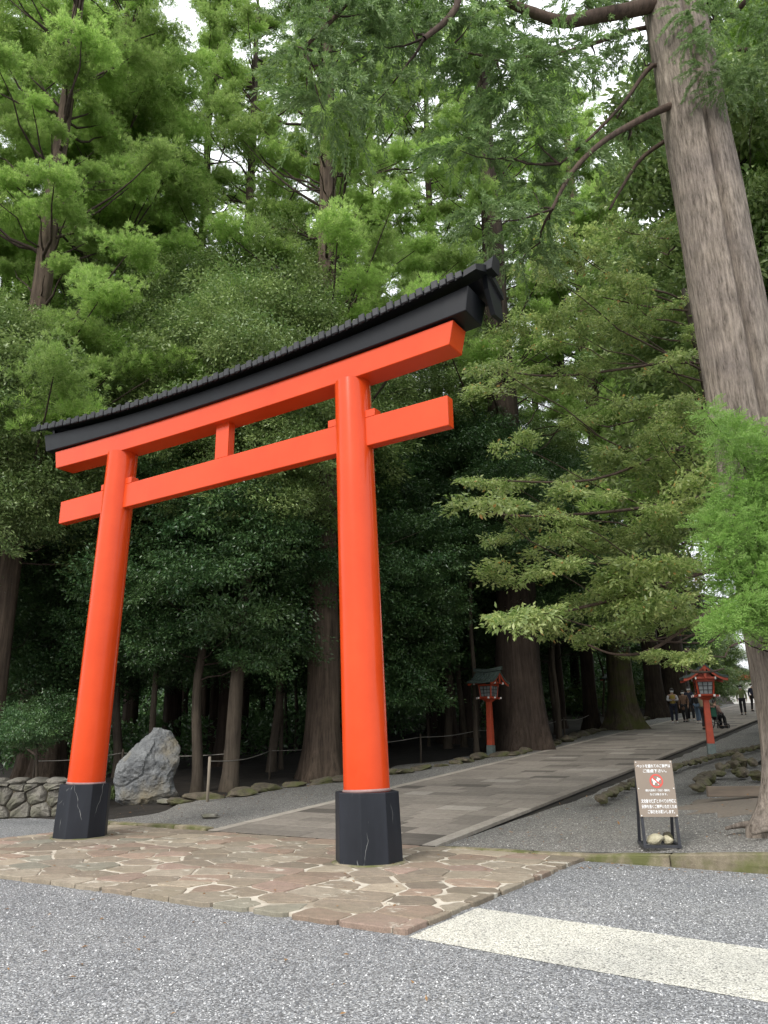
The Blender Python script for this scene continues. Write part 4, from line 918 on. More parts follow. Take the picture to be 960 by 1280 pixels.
# ------------------------------------------------------------------ rope fences
def fence(label, posts, light, ropes=True):
    P = [gnd(u, v) for u, v, t in posts]; root = empty('rope_fence', P[0], 0, label, 'rope fence'); tops = []
    for k, ((u, v, t), p) in enumerate(zip(posts, P)):
        p.z = z_soil(p.x, p.y)+.05 if k else p.z; h = t; mb = MB(); r = .034
        mb.tube([(0, 0, -.1), (.01, 0, h*.5), (0, .01, h)], [r*1.05, r, r*.92], 9); ln_ = .03 if k == 0 else random.uniform(-.03, .03)
        o = mb.build('post', M['wood_post'] if k in light else M['wood_dark'], root, p-P[0]); o.rotation_euler = (ln_, ln_, 0); tops.append(p+Vector((0, 0, h-.1))-P[0])
    for p, q in zip(tops, tops[1:]):
        n = 14; pts = [p.lerp(q, i/n)+Vector((0, 0, -.1*math.sin(math.pi*i/n)*min((q-p).length/5, 1.6))) for i in range(n+1)]
        mb = MB(); mb.tube(pts, .011, 6); mb.build('rope', M['rope'], root)
fence('rope fence with a pale weathered post right of the boulder running to the central cedar', [(259, 1003, .98), (337, 972, .82), (436, 962, .82), (526, 951, .85), (598, 940, .85), (706, 922, .85), (743, 909, .85)], (0,))
fence('dark rope fence with posts behind the boulder and thin trunks', [(40, 985, .85), (150, 985, .85), (279, 986, .93)], ())
# ------------------------------------------------------------------ red shrine lanterns
def lantern(p, rz, label, h=2.72, lean=0):
    L = empty('shrine_lantern', p, rz, label, 'lantern', 'red shrine lanterns along the approach'); L.rotation_euler = (0, lean, rz)
    w0, w1 = .1, .078; zb = h-.95
    def sq(z, w): return [(w, w), (-w, w), (-w, -w), (w, -w)]
    mb = MB(); mb.prism([(x, y) for x, y in reversed(sq(0, w0))], .3, zb, [(x, y) for x, y in reversed(sq(0, w1))]); bevel(mb.build('post', M['oldred'], L), .01)
    mb = MB(); mb.box(-w0-.012, w0+.012, -w0-.012, w0+.012, -.1, .3, .006); mb.build('footing', M['greybase'], L)
    mb = MB(); r_ = [(.09, zb-.05), (.16, zb+.02), (.27, zb+.06), (.29, zb+.1)]
    for (a, za), (b, zc) in zip(r_, r_[1:]): mb.prism([(-a, -a), (a, -a), (a, a), (-a, a)], za, zc, [(-b, -b), (b, -b), (b, b), (-b, b)])
    for s in (-1, 1):
        mb.box(-.35, .35, s*.2-.025, s*.2+.025, zb+.045, zb+.095); mb.box(s*.2-.025, s*.2+.025, -.35, .35, zb+.047, zb+.097)
    mb.build('bracket', M['oldred'], L)
    mb = MB()
    for sx in (-1, 1):
        for sy in (-1, 1): mb.box(sx*.36-.013, sx*.36+.013, sy*.2-.03, sy*.2+.03, zb+.04, zb+.1); mb.box(sx*.2-.03, sx*.2+.03, sy*.36-.013, sy*.36+.013, zb+.042, zb+.102)
    mb.build('bracket_caps', M['white'], L)['kind'] = 'stuff'
    b0, b1 = zb+.1, zb+.5
    for sx in (-1, 1):
        for sy in (-1, 1): mb = MB(); mb.bar((sx*.2, sy*.2, b0), (sx*.235, sy*.235, b1), .045); mb.build('corner_post', M['oldred'], L)
    for k in range(4):
        th = k*math.pi/2; R_ = Matrix.Rotation(th, 3, 'Z')
        mb = MB(); q = [R_ @ Vector(v) for v in ((-.175, -.195, b0+.02), (.175, -.195, b0+.02), (.21, -.228, b1-.03), (-.21, -.228, b1-.03))]; mb.add(q, [(0, 1, 2, 3)]); q2 = [v*1.0+R_ @ Vector((0, .01, 0)) for v in q]; mb.add(q2, [(3, 2, 1, 0)])
        pn = mb.build('pane', M['pane'], L); lt = MB()
        for i in range(4): x = -.175+.35*i/3; lt.bar(R_ @ Vector((x, -.205, b0+.02)), R_ @ Vector((x*1.2, -.238, b1-.03)), .016)
        for i in range(4): t = i/3; lt.bar(R_ @ Vector((-.175-.035*t, -.205-.033*t, b0+.02+(b1-b0-.05)*t)), R_ @ Vector((.175+.035*t, -.205-.033*t, b0+.02+(b1-b0-.05)*t)), .018)
        lt.build('lattice', M['lattice'], pn)
        rl = MB()
        rl.bar(R_ @ Vector((-.22, -.215, b0+.0)), R_ @ Vector((.22, -.215, b0+.0)), .04); rl.bar(R_ @ Vector((-.25, -.245, b1)), R_ @ Vector((.25, -.245, b1)), .05); rl.build('rail', M['oldred'], L)
    # curved gable roof: gables face local -y and +y
    def prof(t): return (.62*t, b1+.02+.4*(1-abs(t))**1.7+.02*abs(t)**4)
    N = 12; mb = MB(); V = []
    for y in (-.5, -.18, .18, .5):
        e = .035 if abs(y) > .4 else 0
        for i in range(2*N+1): x, z = prof((i-N)/N); V.append((x, y, z+.05+e*.7))
        for i in range(2*N+1): x, z = prof((i-N)/N); V.append((x*.985, y, z+.0+e*.7))
    K = 2*(2*N+1); H_ = 2*N+1; Fc = []
    for j in range(3):
        for i in range(2*N): a = j*K+i; Fc += [(a, a+1, a+K+1, a+K), (a+H_+K, a+K+1+H_, a+1+H_, a+H_)]
        Fc += [(j*K, j*K+K, j*K+K+H_, j*K+H_), (j*K+H_-1, j*K+K-1, j*K+2*K-1, j*K+K+H_-1)]
    for i in range(2*N): Fc += [(i, i+H_, i+1+H_, i+1), (3*K+i+1, 3*K+i+1+H_, 3*K+i+H_, 3*K+i)]
    mb.add(V, Fc); rf = mb.build('roof', M['copper'], L)
    for i in range(9):
        if i in (0, 8): pass
        y = -.46+.92*i/8
        for s in (-1, 1):
            r = MB(); r.tube([(prof(s*t)[0], y, prof(s*t)[1]+.06+(.02 if abs(y) > .4 else 0)) for t in (.06, .25, .5, .75, 1.0)], .016, 5); r.build('roof_rib', M['copper'], rf)
    mb = MB(); zt = prof(0)[1]+.07; mb.add([(-.05, -.56, zt+.02), (.05, -.56, zt+.02), (.05, 0, zt-.03), (-.05, 0, zt-.03), (.05, .56, zt+.02), (-.05, .56, zt+.02)]+[(-.035, -.58, zt+.14), (.035, -.58, zt+.14), (.035, 0, zt+.07), (-.035, 0, zt+.07), (.035, .58, zt+.14), (-.035, .58, zt+.14)],
        [(0, 1, 7, 6), (1, 2, 8, 7), (2, 4, 10, 8), (4, 5, 11, 10), (5, 3, 9, 11), (3, 0, 6, 9), (6, 7, 8, 9), (9, 8, 10, 11), (3, 2, 1, 0), (5, 4, 2, 3)]); mb.build('ridge', M['copper'], rf)
    for s in (-1, 1):                       # red gable boards and inner gable wall
        mb = MB(); V = []
        for y in (s*.44, s*.47):
            for i in range(2*N+1): x, z = prof((i-N)/N*.97); V += [(x, y, z+.02), (x, y, z-.055)]
        K2 = 2*H_; Fc = []
        for i in range(2*N): a = 2*i; Fc += [(a, a+2, a+3, a+1), (a+K2+1, a+K2+3, a+K2+2, a+K2), (a+1, a+3, a+3+K2, a+1+K2)]
        mb.add(V, Fc); mb.build('gable_board', M['oldred'], L)
        mb = MB(); mb.add([(-.25, s*.27, b1), (.25, s*.27, b1), (.25, s*.27, b1+.06), (0, s*.27, b1+.36), (-.25, s*.27, b1+.06)]+[(-.25, s*.24, b1), (.25, s*.24, b1), (.25, s*.24, b1+.06), (0, s*.24, b1+.36), (-.25, s*.24, b1+.06)],
               [(0, 1, 2, 3, 4), (9, 8, 7, 6, 5)]); mb.box(-.03, .03, s*.46-.015, s*.46+.015, b1+.06, b1+.36); mb.box(-.26, .26, s*.4-.02, s*.4+.02, b1+.05, b1+.1); mb.build('gable', M['oldred'], L)
        mb = MB()
        for x in (-.27, .27): mb.box(x-.018, x+.018, s*.42-.03, s*.42+.03, b1+.03, b1+.1)
        mb.build('rafter_caps', M['white'], L)['kind'] = 'stuff'
    return L
lantern(gnd(614, 943), .57+.9, 'red shrine lantern with a green grey roof left of the thick dark cedar', 2.74, .02)
lantern(gnd(890, 943), .57-.25, 'red shrine lantern with a verdigris gable roof near the big trunk, nearest the camera', 2.52, .015)
lantern(Vector((-2.9, 31.4, G(0, 31.4))), .57+.6, 'small dim red lantern in the distance behind the man in the yellow vest', 2.74)
# ------------------------------------------------------------------ sign board
sp = gnd(829, 1063); sp.z += .02
SG = empty('sign_board', sp, .5687-.13, 'brown board with white Japanese text and a no dogs symbol on a dark A frame', 'sign')
PW, PH, PZ = .47, .68, .37; lean = .06
def sgp(x, y, z): return Vector((x, y+lean*z, z))
mb = MB(); mb.add([sgp(-PW/2, -.012, PZ), sgp(PW/2, -.012, PZ), sgp(PW/2, -.012, PZ+PH), sgp(-PW/2, -.012, PZ+PH), sgp(-PW/2, .008, PZ), sgp(PW/2, .008, PZ), sgp(PW/2, .008, PZ+PH), sgp(-PW/2, .008, PZ+PH)], [(0, 1, 2, 3), (7, 6, 5, 4), (0, 4, 5, 1), (1, 5, 6, 2), (2, 6, 7, 3), (3, 7, 4, 0)])
panel = mb.build('panel', M['signbrown'], SG)
for s in (-1, 1):
    mb = MB(); mb.bar(sgp(s*(PW/2-.025), .025, 0), sgp(s*(PW/2-.025), .025, PZ+PH-.02), .035); mb.build('front_leg', M['steel'], SG)
    mb = MB(); mb.bar((s*(PW/2-.025), .42, 0.0), sgp(s*(PW/2-.025), .05, PZ+PH-.08), .035); mb.build('rear_leg', M['steel'], SG)
    mb = MB(); mb.bar((s*(PW/2-.025)*1.002, -.0, .022), (s*(PW/2-.025)*1.002, .46, .022), .04); mb.build('side_rail', M['steel'], SG)
for y in (.012, .43): mb = MB(); mb.bar((-PW/2+.045, y, .024), (PW/2-.045, y, .024), .034); mb.build('cross_rail', M['steel'], SG)
for (x, z) in ((-1, 0), (1, 0), (-1, 1), (1, 1), (-1, .5), (1, .5)):
    mb = MB(); q = sgp(x*(PW/2-.018), -.016, PZ+.018+z*(PH-.036)); mb.tube([q, q+Vector((0, -.004, 0))], .008, 8); mb.build('screw', M['white'], panel)
def text(body, x0, x1, y0, y1, w=.0):       # fractions of the panel, from its top left corner
    cu = bpy.data.curves.new('t', 'FONT'); cu.body = body; cu.size = 1; cu.resolution_u = 2; cu.offset = w
    ob = bpy.data.objects.new('t', cu); COL.objects.link(ob); dg = bpy.context.evaluated_depsgraph_get(); me = bpy.data.meshes.new_from_object(ob.evaluated_get(dg)); bpy.data.objects.remove(ob)
    n = len(me.vertices)
    if n < 3: return
    co = np.empty(n*3, np.float32); me.vertices.foreach_get('co', co); co = co.reshape(-1, 3); mn, mx_ = co.min(0), co.max(0)
    fx = (co[:, 0]-mn[0])/max(mx_[0]-mn[0], 1e-6); fz = (co[:, 1]-mn[1])/max(mx_[1]-mn[1], 1e-6)
    X = -PW/2+(x0+(x1-x0)*fx)*PW; Z = PZ+PH*(1-(y1+(y0-y1)*fz)); Y = -.0135+lean*Z
    me.vertices.foreach_set('co', np.stack([X, Y, Z], 1).astype(np.float32).ravel()); me.name = 'lettering'; me.materials.clear(); me.materials.append(M['text']); me.update()
    link('lettering', me, panel)
for b_, x0, x1, y0, y1, w in (('ペットを連れてのご参拝は', .05, .945, .065, .13, .018), ('ご遠慮下さい。', .205, .83, .155, .218, .018), ('補助犬(盲導犬・介助犬・聴導犬)', .215, .855, .512, .562, .01), ('などは除きます。', .32, .785, .582, .624, .01),
        ('文化財の保護とすべての皆様に', .07, .985, .686, .757, .018), ('気持ち良くご参拝いただくため', .07, .99, .783, .853, .018), ('ご協力をお願いします。', .215, .92, .876, .942, .018)): text(b_, x0, x1, y0, y1, w)
def disc(name, r0, r1, m, y, parts):
    mb = MB(); c = Vector((.015, 0, PZ+PH*(1-.368)))
    n = 40; V = []
    for i in range(n):
        a = i/n*6.2832
        for r in (r0, r1): V.append((c.x+math.cos(a)*r, y+lean*(c.z+math.sin(a)*r), c.z+math.sin(a)*r))
    mb.add(V, [(2*i, (2*i+2) % (2*n), (2*i+3) % (2*n), 2*i+1) for i in range(n)]); return mb, c
mb, c = disc('ring', .066, .084, None, -.0138, 0); q = .07*.7071; e = .006
V = [(c.x-q+e, 0, c.z+q+e), (c.x-q-e, 0, c.z+q-e), (c.x+q-e, 0, c.z-q-e), (c.x+q+e, 0, c.z-q+e)]; mb.add([(x, -.0156+lean*z, z) for x, _, z in V], [(0, 1, 2, 3)]); mb.build('prohibition_ring', M['signred'], panel)
dog = [(-.055, .02), (-.045, .035), (-.03, .012), (.0, .014), (.012, .03), (.016, .048), (.028, .036), (.052, .026), (.054, .014), (.036, .01), (.026, -.008), (.03, -.045), (.016, -.045), (.01, -.018), (-.02, -.018), (-.026, -.045), (-.044, -.045), (-.042, -.012), (-.048, .008)]
mb = MB(); mb.add([(c.x+x, -.0146+lean*(c.z+z), c.z+z) for x, z in dog], [tuple(reversed(range(len(dog))))]); mb.build('dog_symbol', M['text'], panel)
for k, (x, y, s, lab) in enumerate(((-.06, .1, (.125, .075, .07), 'pale rounded stone weighing down the sign frame, the larger one'), (.1, .16, (.075, .07, .055), 'small pale stone at the right inside the sign frame'), (.13, .3, (.07, .06, .07), 'dark mossy stone at the back inside the sign frame'))):
    R_ = Matrix.Rotation(.44, 3, 'Z'); me = rockmesh('weight_stone', M['paperstone'] if k < 2 else M['rock'], 3, 200+k, s, .18); o = link('weight_stone', me, None, sp+R_ @ Vector((x, y, .05+s[2]*.8-.012))); o.rotation_euler = (0, 0, .44+.1*k); tagp(o, lab, 'stone')
# ------------------------------------------------------------------ people
SKIN = simple('skin', (.5, .31, .22), None, 5, .6); HAIR = simple('dark_hair', (.02, .015, .012), None, 9, .6); MASK = simple('white_mask', (.78, .8, .82), None, 5, .8); SHOE = simple('dark_shoe', (.03, .03, .03), None, 5, .5); WSH = simple('white_shoe', (.7, .7, .7), None, 5, .5)
def cloth(n, c): return simple(n, c, tuple(x*.75 for x in c), 9, .9, .3, .01)
def skin(name, V, E, R, m, parent, root=0, sub=1):
    me = bpy.data.meshes.new(name); me.from_pydata(V, E, []); me.materials.append(m); o = link(name, me, parent)
    s = o.modifiers.new('skin', 'SKIN'); s.use_smooth_shade = True
    for i, r in enumerate(R):
        sv = me.skin_vertices[0].data[i]; sv.radius = r if hasattr(r, '__len__') else (r, r); sv.use_root = i == root
    ss = o.modifiers.new('sub', 'SUBSURF'); ss.levels = sub; ss.render_levels = sub; return o
def person(p, rz, h, label, top, legs, pose='walk', sleeves=None, coat=False, hat=None, mask=True, shoes=None, group=None, sit=False):
    root = empty('person', p, rz, label, 'person', group); root.scale = (h/1.72,)*3
    dz = -.42 if sit else 0
    st = .16 if pose == 'walk' else .03
    hipz = .92+dz; V = []; E = []; R = []
    def add(v, r, par=None):
        V.append(v); R.append(r)
        if par is not None: E.append((par, len(V)-1))
        return len(V)-1
    def chain(vs, par):
        for v, r in vs: par = add(v, r, par)
        return par
    def legpts(s):
        if sit: return [((s*.1, 0, hipz), .095), ((s*.12, -.42, hipz+.02), .075), ((s*.12, -.46, .1), .05), ((s*.12, -.58, .04), .04)]
        f = st*s; return [((s*.1, 0, hipz-.02), .095), ((s*.105, -f*.55-.03, .5), .068), ((s*.1, -f*.8+.06, .1), .045), ((s*.1, -f*.8-.1, .03), .036)]
    def armpts(s):
        sh = (s*.185, .0, 1.4+dz)
        if pose == 'crossed': return [(sh, .052), ((s*.26, -.03, 1.14+dz), .045), ((s*.02, -.2, 1.16+dz), .036), ((-s*.1, -.2, 1.2+dz), .032)]
        if pose == 'push': return [(sh, .052), ((s*.24, -.08, 1.15+dz), .045), ((s*.22, -.33, 1.02+dz), .036), ((s*.21, -.4, 1.0+dz), .032)]
        if sit: return [(sh, .052), ((s*.24, -.03, 1.14+dz), .045), ((s*.16, -.28, 1.06+dz), .036), ((s*.1, -.36, 1.06+dz), .032)]
        return [(sh, .052), ((s*.25, .02, 1.13+dz), .044), ((s*.25, -.08-st*.4*s, .9+dz), .035), ((s*.245, -.1-st*.4*s, .82+dz), .032)]
    pel = add((0, 0, hipz), .13); ch = chain([((0, 0, 1.12+dz), (.125, .1)), ((0, 0, 1.34+dz), (.15, .11))], pel); nk = chain([((0, -.005, 1.47+dz), .055), ((0, -.015, 1.56+dz), .075), ((0, -.02, 1.64+dz), .088), ((0, -.01, 1.7+dz), .06)], ch)
    for s in (-1, 1):
        chain(legpts(s), pel); A_ = armpts(s); wr = chain(A_, ch); w = Vector(A_[-1][0]); d = (w-Vector(A_[-2][0])).normalized(); u = d.cross(Vector((0, 0, 1))) if abs(d.z) < .8 else Vector((0, 1, 0))
        for k in range(5):
            f = w+d*(.045 if k else .02)+u*(.016*(k-2)); g = f+d*(.05-.006*abs(k-2))+Vector((0, 0, -.008)); chain([(tuple(f), .011), (tuple(g), .008)], wr)
    b = skin('body', V, E, R, SKIN, root)
    mb = MB()                                # nose, ears
    mb.add([(-.014, -.098, 1.6+dz), (.014, -.098, 1.6+dz), (0, -.125, 1.605+dz), (0, -.098, 1.645+dz)], [(0, 1, 2), (1, 3, 2), (3, 0, 2)])
    for s in (-1, 1): mb.tube([(s*.082, 0, 1.59+dz), (s*.098, .01, 1.62+dz), (s*.084, .01, 1.65+dz)], [.012, .016, .01], 6)
    mb.build('face', SKIN, root)
    mb = MB()
    for s in (-1, 1): mb.tube([(s*.032, -.1, 1.645+dz), (s*.032, -.107, 1.645+dz)], .011, 8)
    mb.build('eyes', HAIR, root)['kind'] = 'stuff'
    def cap(name, m, r, z0, z1, brim=0):
        mb = MB(); n = 14; V = []; K = 6
        for j in range(K+1):
            ph = j/K*math.pi/2
            for i in range(n): a = i/n*6.283; q = r*math.cos(ph); V.append((q*math.cos(a)*.93, .0+q*math.sin(a)+.005, z0+(z1-z0)*math.sin(ph)-(0 if j or brim else .05*max(math.sin(a), 0))))
        mb.add(V, [(j*n+i, j*n+(i+1) % n, (j+1)*n+(i+1) % n, (j+1)*n+i) for j in range(K) for i in range(n)], True)
        if brim: mb.tube([(0, 0, z0-.012), (0, 0, z0+.012)], brim, 18)
        mb.build(name, m, root)
    cap('hair', HAIR, .102, 1.62+dz, 1.745+dz)
    if hat: cap('hat', hat[0], .112, 1.67+dz, 1.77+dz, hat[1])
    if mask:
        mb = MB(); V = []
        for j in range(4):
            for i in range(7): a = -1.15+2.3*i/6; V.append((.094*math.sin(a), -.015-.1*math.cos(a)-(.014 if 2 <= i <= 4 and 0 < j < 3 else 0), 1.545+dz+j*.026))
        mb.add(V, [(j*7+i, j*7+i+1, (j+1)*7+i+1, (j+1)*7+i) for j in range(3) for i in range(6)], True); mb.build('mask', MASK, root)
    # clothes: own skins a little larger than the body
    V2 = []; E2 = []; R2 = []
    def add2(v, r, par=None):
        V2.append(v); R2.append(r)
        if par is not None: E2.append((par, len(V2)-1))
        return len(V2)-1
    t0 = add2((0, 0, hipz+.02), (.165, .135)); t1 = add2((0, 0, 1.14+dz), (.155, .13), t0); t2 = add2((0, 0, 1.36+dz), (.17, .13), t1); add2((0, 0, 1.445+dz), (.085, .075), t2)
    if coat and not sit: add2((0, 0, .62), (.18, .15), t0)
    if not sleeves:
        for s in (-1, 1):
            q = t2
            for v, r in armpts(s)[:3]: q = add2(v, r+.018, q)
    skin('jacket', V2, E2, R2, top, root, 1)
    if sleeves:
        for s in (-1, 1):
            A_ = armpts(s); skin('sleeve', [A_[0][0], A_[1][0], A_[2][0]], [(0, 1), (1, 2)], [r+.016 for _, r in A_[:3]], sleeves, root)
    V2 = []; E2 = []; R2 = []; t0 = add2((0, 0, hipz+.03), (.145, .12))
    for s in (-1, 1):
        q = t0
        for v, r in legpts(s)[:3]: q = add2(v, r+.018, q)
    skin('trousers', V2, E2, R2, legs, root)
    for s in (-1, 1):
        f = legpts(s)[2][0]; g = legpts(s)[3][0]; mb = MB(); mb.tube([(f[0], f[1]+.05, .04), (f[0], f[1], .055), (g[0], g[1]-.02, .042), (g[0], g[1]-.07, .03)], [.035, .052, .046, .025], 10); mb.build('shoe', shoes or SHOE, root)
    return root
fc = math.atan2(1, 0)
def face(p, off=0): return math.atan2(p.y-cy, p.x-cx)-math.pi/2+off     # turns local -y toward the camera
navy = cloth('navy_cloth', (.03, .035, .06)); blk = cloth('black_cloth', (.018, .018, .022)); jean = cloth('jeans', (.1, .15, .22))
p = gnd(844, 904); person(p, face(p, .15), 1.72, 'masked person in a yellow vest with white sleeves and arms crossed, leftmost on the approach', cloth('yellow_vest', (.45, .34, .08)), navy, 'crossed', cloth('white_sleeves', (.7, .7, .72)), hat=(HAIR, 0), shoes=WSH)
p = gnd(857.5, 902.5); person(p, face(p, -.2), 1.6, 'shorter person in a long brown coat right of the yellow vest', cloth('brown_coat', (.2, .12, .08)), blk, 'walk', coat=True)
p = gnd(865, 901); person(p, face(p, .1), 1.76, 'tall person in dark navy clothes behind the brown coat', navy, blk, 'walk', shoes=WSH)
p = gnd(874.5, 904); person(p, face(p, 2.8), 1.66, 'person in a dark top and pale blue jeans left of the lantern post', blk, jean, 'walk', mask=False, shoes=WSH)
p = gnd(883, 912); wp = p.copy(); person(p, face(p, 2.4), 1.7, 'person in an olive beige jacket pushing the wheelchair behind the lantern post', cloth('beige_jacket', (.3, .26, .17)), blk, 'push', mask=False)
p = gnd(930, 893.5); person(p, face(p, 0), 1.66, 'lone walker in an olive green coat and hat far along the approach', cloth('olive_coat', (.16, .2, .08)), blk, 'walk', hat=(cloth('dark_hat', (.04, .045, .03)), .17), coat=False)
p = gnd(944, 889); person(p, face(p, .4), 1.7, 'dark clothed figure at the far end, half hidden by the big trunk', navy, blk, 'walk')
# wheelchair with a seated person
p = gnd(897, 911); rz = face(p, 2.5); wc = empty('wheelchair', p, rz, 'dark wheelchair with a green back beside the lantern post', 'wheelchair')
def ring(r, t, x, y, z, m, name, par):
    mb = MB(); n = 24; pts = [(x, y+r*math.cos(i/n*6.2832), z+r*math.sin(i/n*6.2832)) for i in range(n+1)]; mb.tube(pts, t, 6, cap=False)
    for i in range(8): a = i/8*6.2832; mb.bar((x, y, z), (x, y+r*math.cos(a), z+r*math.sin(a)), .006)
    mb.build(name, m, par)
for s in (-1, 1):
    ring(.3, .022, s*.28, .06, .32, M['lattice'], 'wheel', wc); ring(.09, .018, s*.24, -.42, .1, M['lattice'], 'caster', wc)
    mb = MB(); mb.bar((s*.23, .2, .2), (s*.23, .24, .95), .025); mb.bar((s*.23, .24, .95), (s*.23, .36, .96), .025); mb.bar((s*.23, .2, .66), (s*.23, -.2, .66), .03); mb.bar((s*.23, -.2, .66), (s*.23, -.25, .3), .025); mb.bar((s*.23, .2, .3), (s*.23, -.42, .2), .025); mb.build('side_frame', M['steel'], wc)
mb = MB(); mb.box(-.22, .22, -.22, .2, .46, .5, .01); mb.build('seat', blk, wc); mb = MB(); mb.box(-.22, .22, .2, .225, .5, .9, .01); mb.build('backrest', cloth('green_canvas', (.03, .12, .08)), wc); mb = MB(); mb.box(-.2, .2, -.56, -.44, .1, .12); mb.build('footrest', M['steel'], wc)
person(p+Vector((0, 0, .03)), rz, 1.6, 'seated person in a pinkish brown jumper in the wheelchair', cloth('brown_jumper', (.3, .19, .16)), blk, 'sit', mask=False, sit=True)
# ------------------------------------------------------------------ shrine buildings at the far end
def hall(p, rz, w, d, h, label, roofc=None):
    H = empty('shrine_building', p, rz, label, 'building'); nb = max(3, int(w/1.8))
    mb = MB(); mb.box(-w/2, w/2, 0, d, .3, h); mb.build('wall', M['white'], H); mb = MB(); mb.box(-w/2-.4, w/2+.4, -.5, d+.4, -.3, .3); mb.build('stone_base', M['greybase'], H)
    for i in range(nb+1):
        x = -w/2+w*i/nb; mb = MB(); mb.tube([(x, -.06, .3), (x, -.06, h)], .12, 10); mb.build('pillar', M['oldred'], H)
        if i < nb: mb = MB(); mb.box(x+.45, x+w/nb-.45, -.04, .02, 1.1, h-.9); mb.build('window', M['lattice'], H)
    for z in (.9, h-.35, h-.75): mb = MB(); mb.box(-w/2, w/2, -.09, .03, z-.09, z+.09); mb.build('rail', M['oldred'], H)
    mb = MB(); N = 8; V = []
    for x in (-w/2-1, w/2+1):
        for i in range(-N, N+1): t = i/N; V.append((x, d/2+t*(d/2+1.3), h+.15+1.9*(1-abs(t))**1.4))
        for i in range(-N, N+1): t = i/N; V.append((x, d/2+t*(d/2+1.25), h+0+1.9*(1-abs(t))**1.4))
    K = 4*N+2; H1 = 2*N+1; Fc = []
    for i in range(2*N): Fc += [(i, i+1, K+i+1, K+i), (H1+i, K+H1+i, K+H1+i+1, H1+i+1), (i, H1+i, H1+i+1, i+1), (K+i+1, K+H1+i+1, K+H1+i, K+i)]
    Fc += [(0, K, K+H1, H1), (2*N, H1+2*N, K+H1+2*N, K+2*N)]; mb.add(V, Fc); mb.build('roof', roofc or M['copper'], H)
    for s in (-1, 1): mb = MB(); x = s*(w/2+.3); mb.add([(x, -.3, h), (x, d+.3, h), (x, d/2, h+1.7), (x+s*.1, -.3, h), (x+s*.1, d+.3, h), (x+s*.1, d/2, h+1.7)], [(0, 1, 2), (5, 4, 3), (0, 3, 4, 1), (1, 4, 5, 2), (2, 5, 3, 0)]); mb.build('gable', M['oldred'], H)
p = at(785, 870, 84); hall(Vector((p.x, p.y, 3.9)), .57, 11, 5, 3., 'long white walled red pillared shrine hall glimpsed between the far trunks')
p = at(962, 868, 100); hall(Vector((p.x, p.y, 3.9)), .57+1.0, 7, 6, 4, 'red and white shrine gate building at the far end of the approach', simple('pale_roof', (.3, .31, .32), (.22, .23, .24), 3, .6))
# ------------------------------------------------------------------ loose gravel, leaves, twigs
r = np.random.default_rng(6)
def pebbles(name, lab, P, sz, m):
    n = len(P); o8 = np.array([(1, 0, 0), (0, 1, 0), (-1, 0, 0), (0, -1, 0), (0, 0, .8), (0, 0, -.5)], float); f8 = np.array([(0, 1, 4), (1, 2, 4), (2, 3, 4), (3, 0, 4)])
    a = r.uniform(0, 6.28, n); ca_, sa_ = np.cos(a), np.sin(a); s = sz[:, None]*r.uniform(.55, 1.2, (n, 3)); V = o8[None]*s[:, None, :]; V += r.normal(0, .18, V.shape)*sz[:, None, None]
    X = V[..., 0]*ca_[:, None]-V[..., 1]*sa_[:, None]; Y = V[..., 0]*sa_[:, None]+V[..., 1]*ca_[:, None]; V = np.stack([X, Y, V[..., 2]], -1)+P[:, None, :]
    Fc = (f8[None]+(np.arange(n)*6)[:, None, None]).reshape(-1, 3); o = link(name, npmesh(name, V.reshape(-1, 3), Fc, 3, m, np.repeat(r.random(n), 6))); tagp(o, lab, 'gravel', kind='stuff')
def pebmat(name, st):
    m, n, l, p_ = newmat(name); a_ = n.new('ShaderNodeAttribute'); a_.attribute_name = 'tint'; rp = ramp(n, l, a_.outputs['Fac'], st); l.new(rp.outputs[0], p_.inputs['Base Color']); p_.inputs['Roughness'].default_value = .8; return m
pm_ = pebmat('loose_gravel', [(0, (.09, .095, .105)), (.35, (.21, .215, .225)), (.75, (.33, .335, .34)), (.92, (.5, .5, .5)), (1, (.72, .72, .71))])
n = 90000; D = 3.0+9*r.random(n)**1.7; X = D*r.uniform(-.58, .62, n); dx, dy = X-TO[0], D-TO[1]; A = dx*CA+dy*SA; B = -dx*SA+dy*CA
ok = ((B < B0-.03) | (A > A1+.05)) & (B < 1.5); ln0 = -2.92-.108*(A-5.2); ln1 = -1.66-.108*(A-5.2); online = (A > 5.2) & (B > ln0) & (B < ln1); ok &= ~online
A, B, D = A[ok], B[ok], D[ok]; sz = r.uniform(.0035, .0075, len(A))*(1+.04*D); sz[r.random(len(A)) < .006] *= 1.9
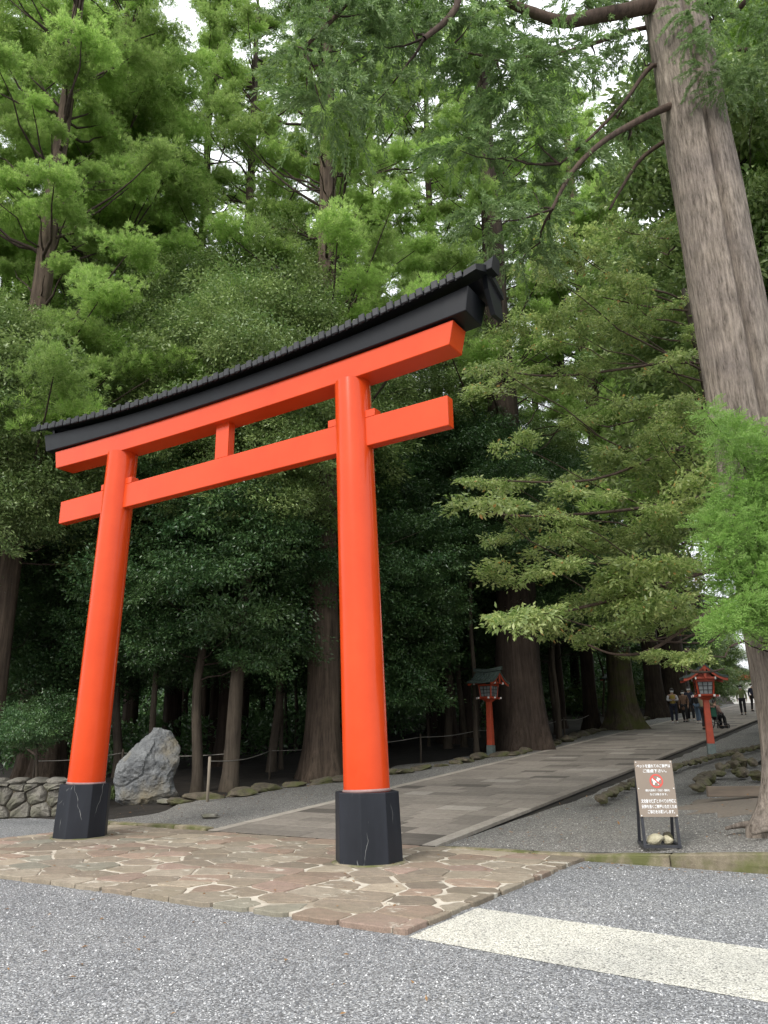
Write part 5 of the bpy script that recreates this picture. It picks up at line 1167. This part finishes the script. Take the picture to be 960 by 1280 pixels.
pebbles('gravel', 'loose grey gravel over the road surface in the foreground', np.stack([A, B, np.full(len(A), -.0385)], 1), sz, pm_)
n = 16000; A = r.uniform(3.15, 9.5, n); B = 1.8+11*r.random(n)**1.6; Z = np.array([rdrop(a, b)+.003 for a, b in zip(A, B)])
pebbles('gravel', 'loose fawn gravel on the bank behind the kerb', np.stack([A, B, Z], 1), r.uniform(.005, .011, n), pebmat('loose_bank_gravel', [(0, (.12, .11, .1)), (.5, (.24, .225, .2)), (.9, (.4, .38, .35)), (1, (.6, .58, .55))]))
n = 560; A = np.concatenate([r.uniform(3.2, 9, 200), r.uniform(-5.5, -2, 160), r.uniform(5.3, 9, 60), r.uniform(-3.8, 5, 80), r.uniform(0, 9, 60)]); B = np.concatenate([r.uniform(1.75, 7, 200), r.uniform(1.9, 9, 160), r.uniform(.9, 1.5, 60), r.uniform(-2.6, 1.5, 80), r.uniform(-6, -3.2, 60)])
P = np.array([(a, b, (gz(a, b)+.02 if b > 1.6 else (.014 if (a < 5.1 and b > -2.8) else -.03))) for a, b in zip(A, B)]); L = r.uniform(.03, .07, n); Ax = rdir(n, r); Ax[:, 2] *= .15; Nn = np.tile([0, 0, 1.], (n, 1))+r.normal(0, .2, (n, 3)); V, Fc = leaves(P, Ax, Nn, L, L*.45)
tagp(link('fallen_leaves', npmesh('fallen_leaves', V, Fc, 3, M['deadleaf'], np.repeat(r.random(n), 4))), 'scattered brown fallen leaves on the gravel behind the kerbs', 'leaves', kind='stuff')
# grass tufts at the foot of the boulder
gp = gnd(137, 1000); n = 900; P = np.stack([gp.x+r.normal(0, .16, n), gp.y+r.normal(0, .16, n), np.full(n, gp.z)+r.uniform(0, .3, n)], 1); Ax = rdir(n, r); Ax[:, 2] = abs(Ax[:, 2])+.6; V, Fc = leaves(P, Ax, rdir(n, r), r.uniform(.04, .08, n), r.uniform(.015, .03, n))
tagp(link('weed_tuft', npmesh('weed_tuft', V, Fc, 3, M['broad_mid'], np.repeat(r.random(n)*.9, 4))), 'small green weed tuft between the left pillar base and the boulder', 'plant', kind='stuff')
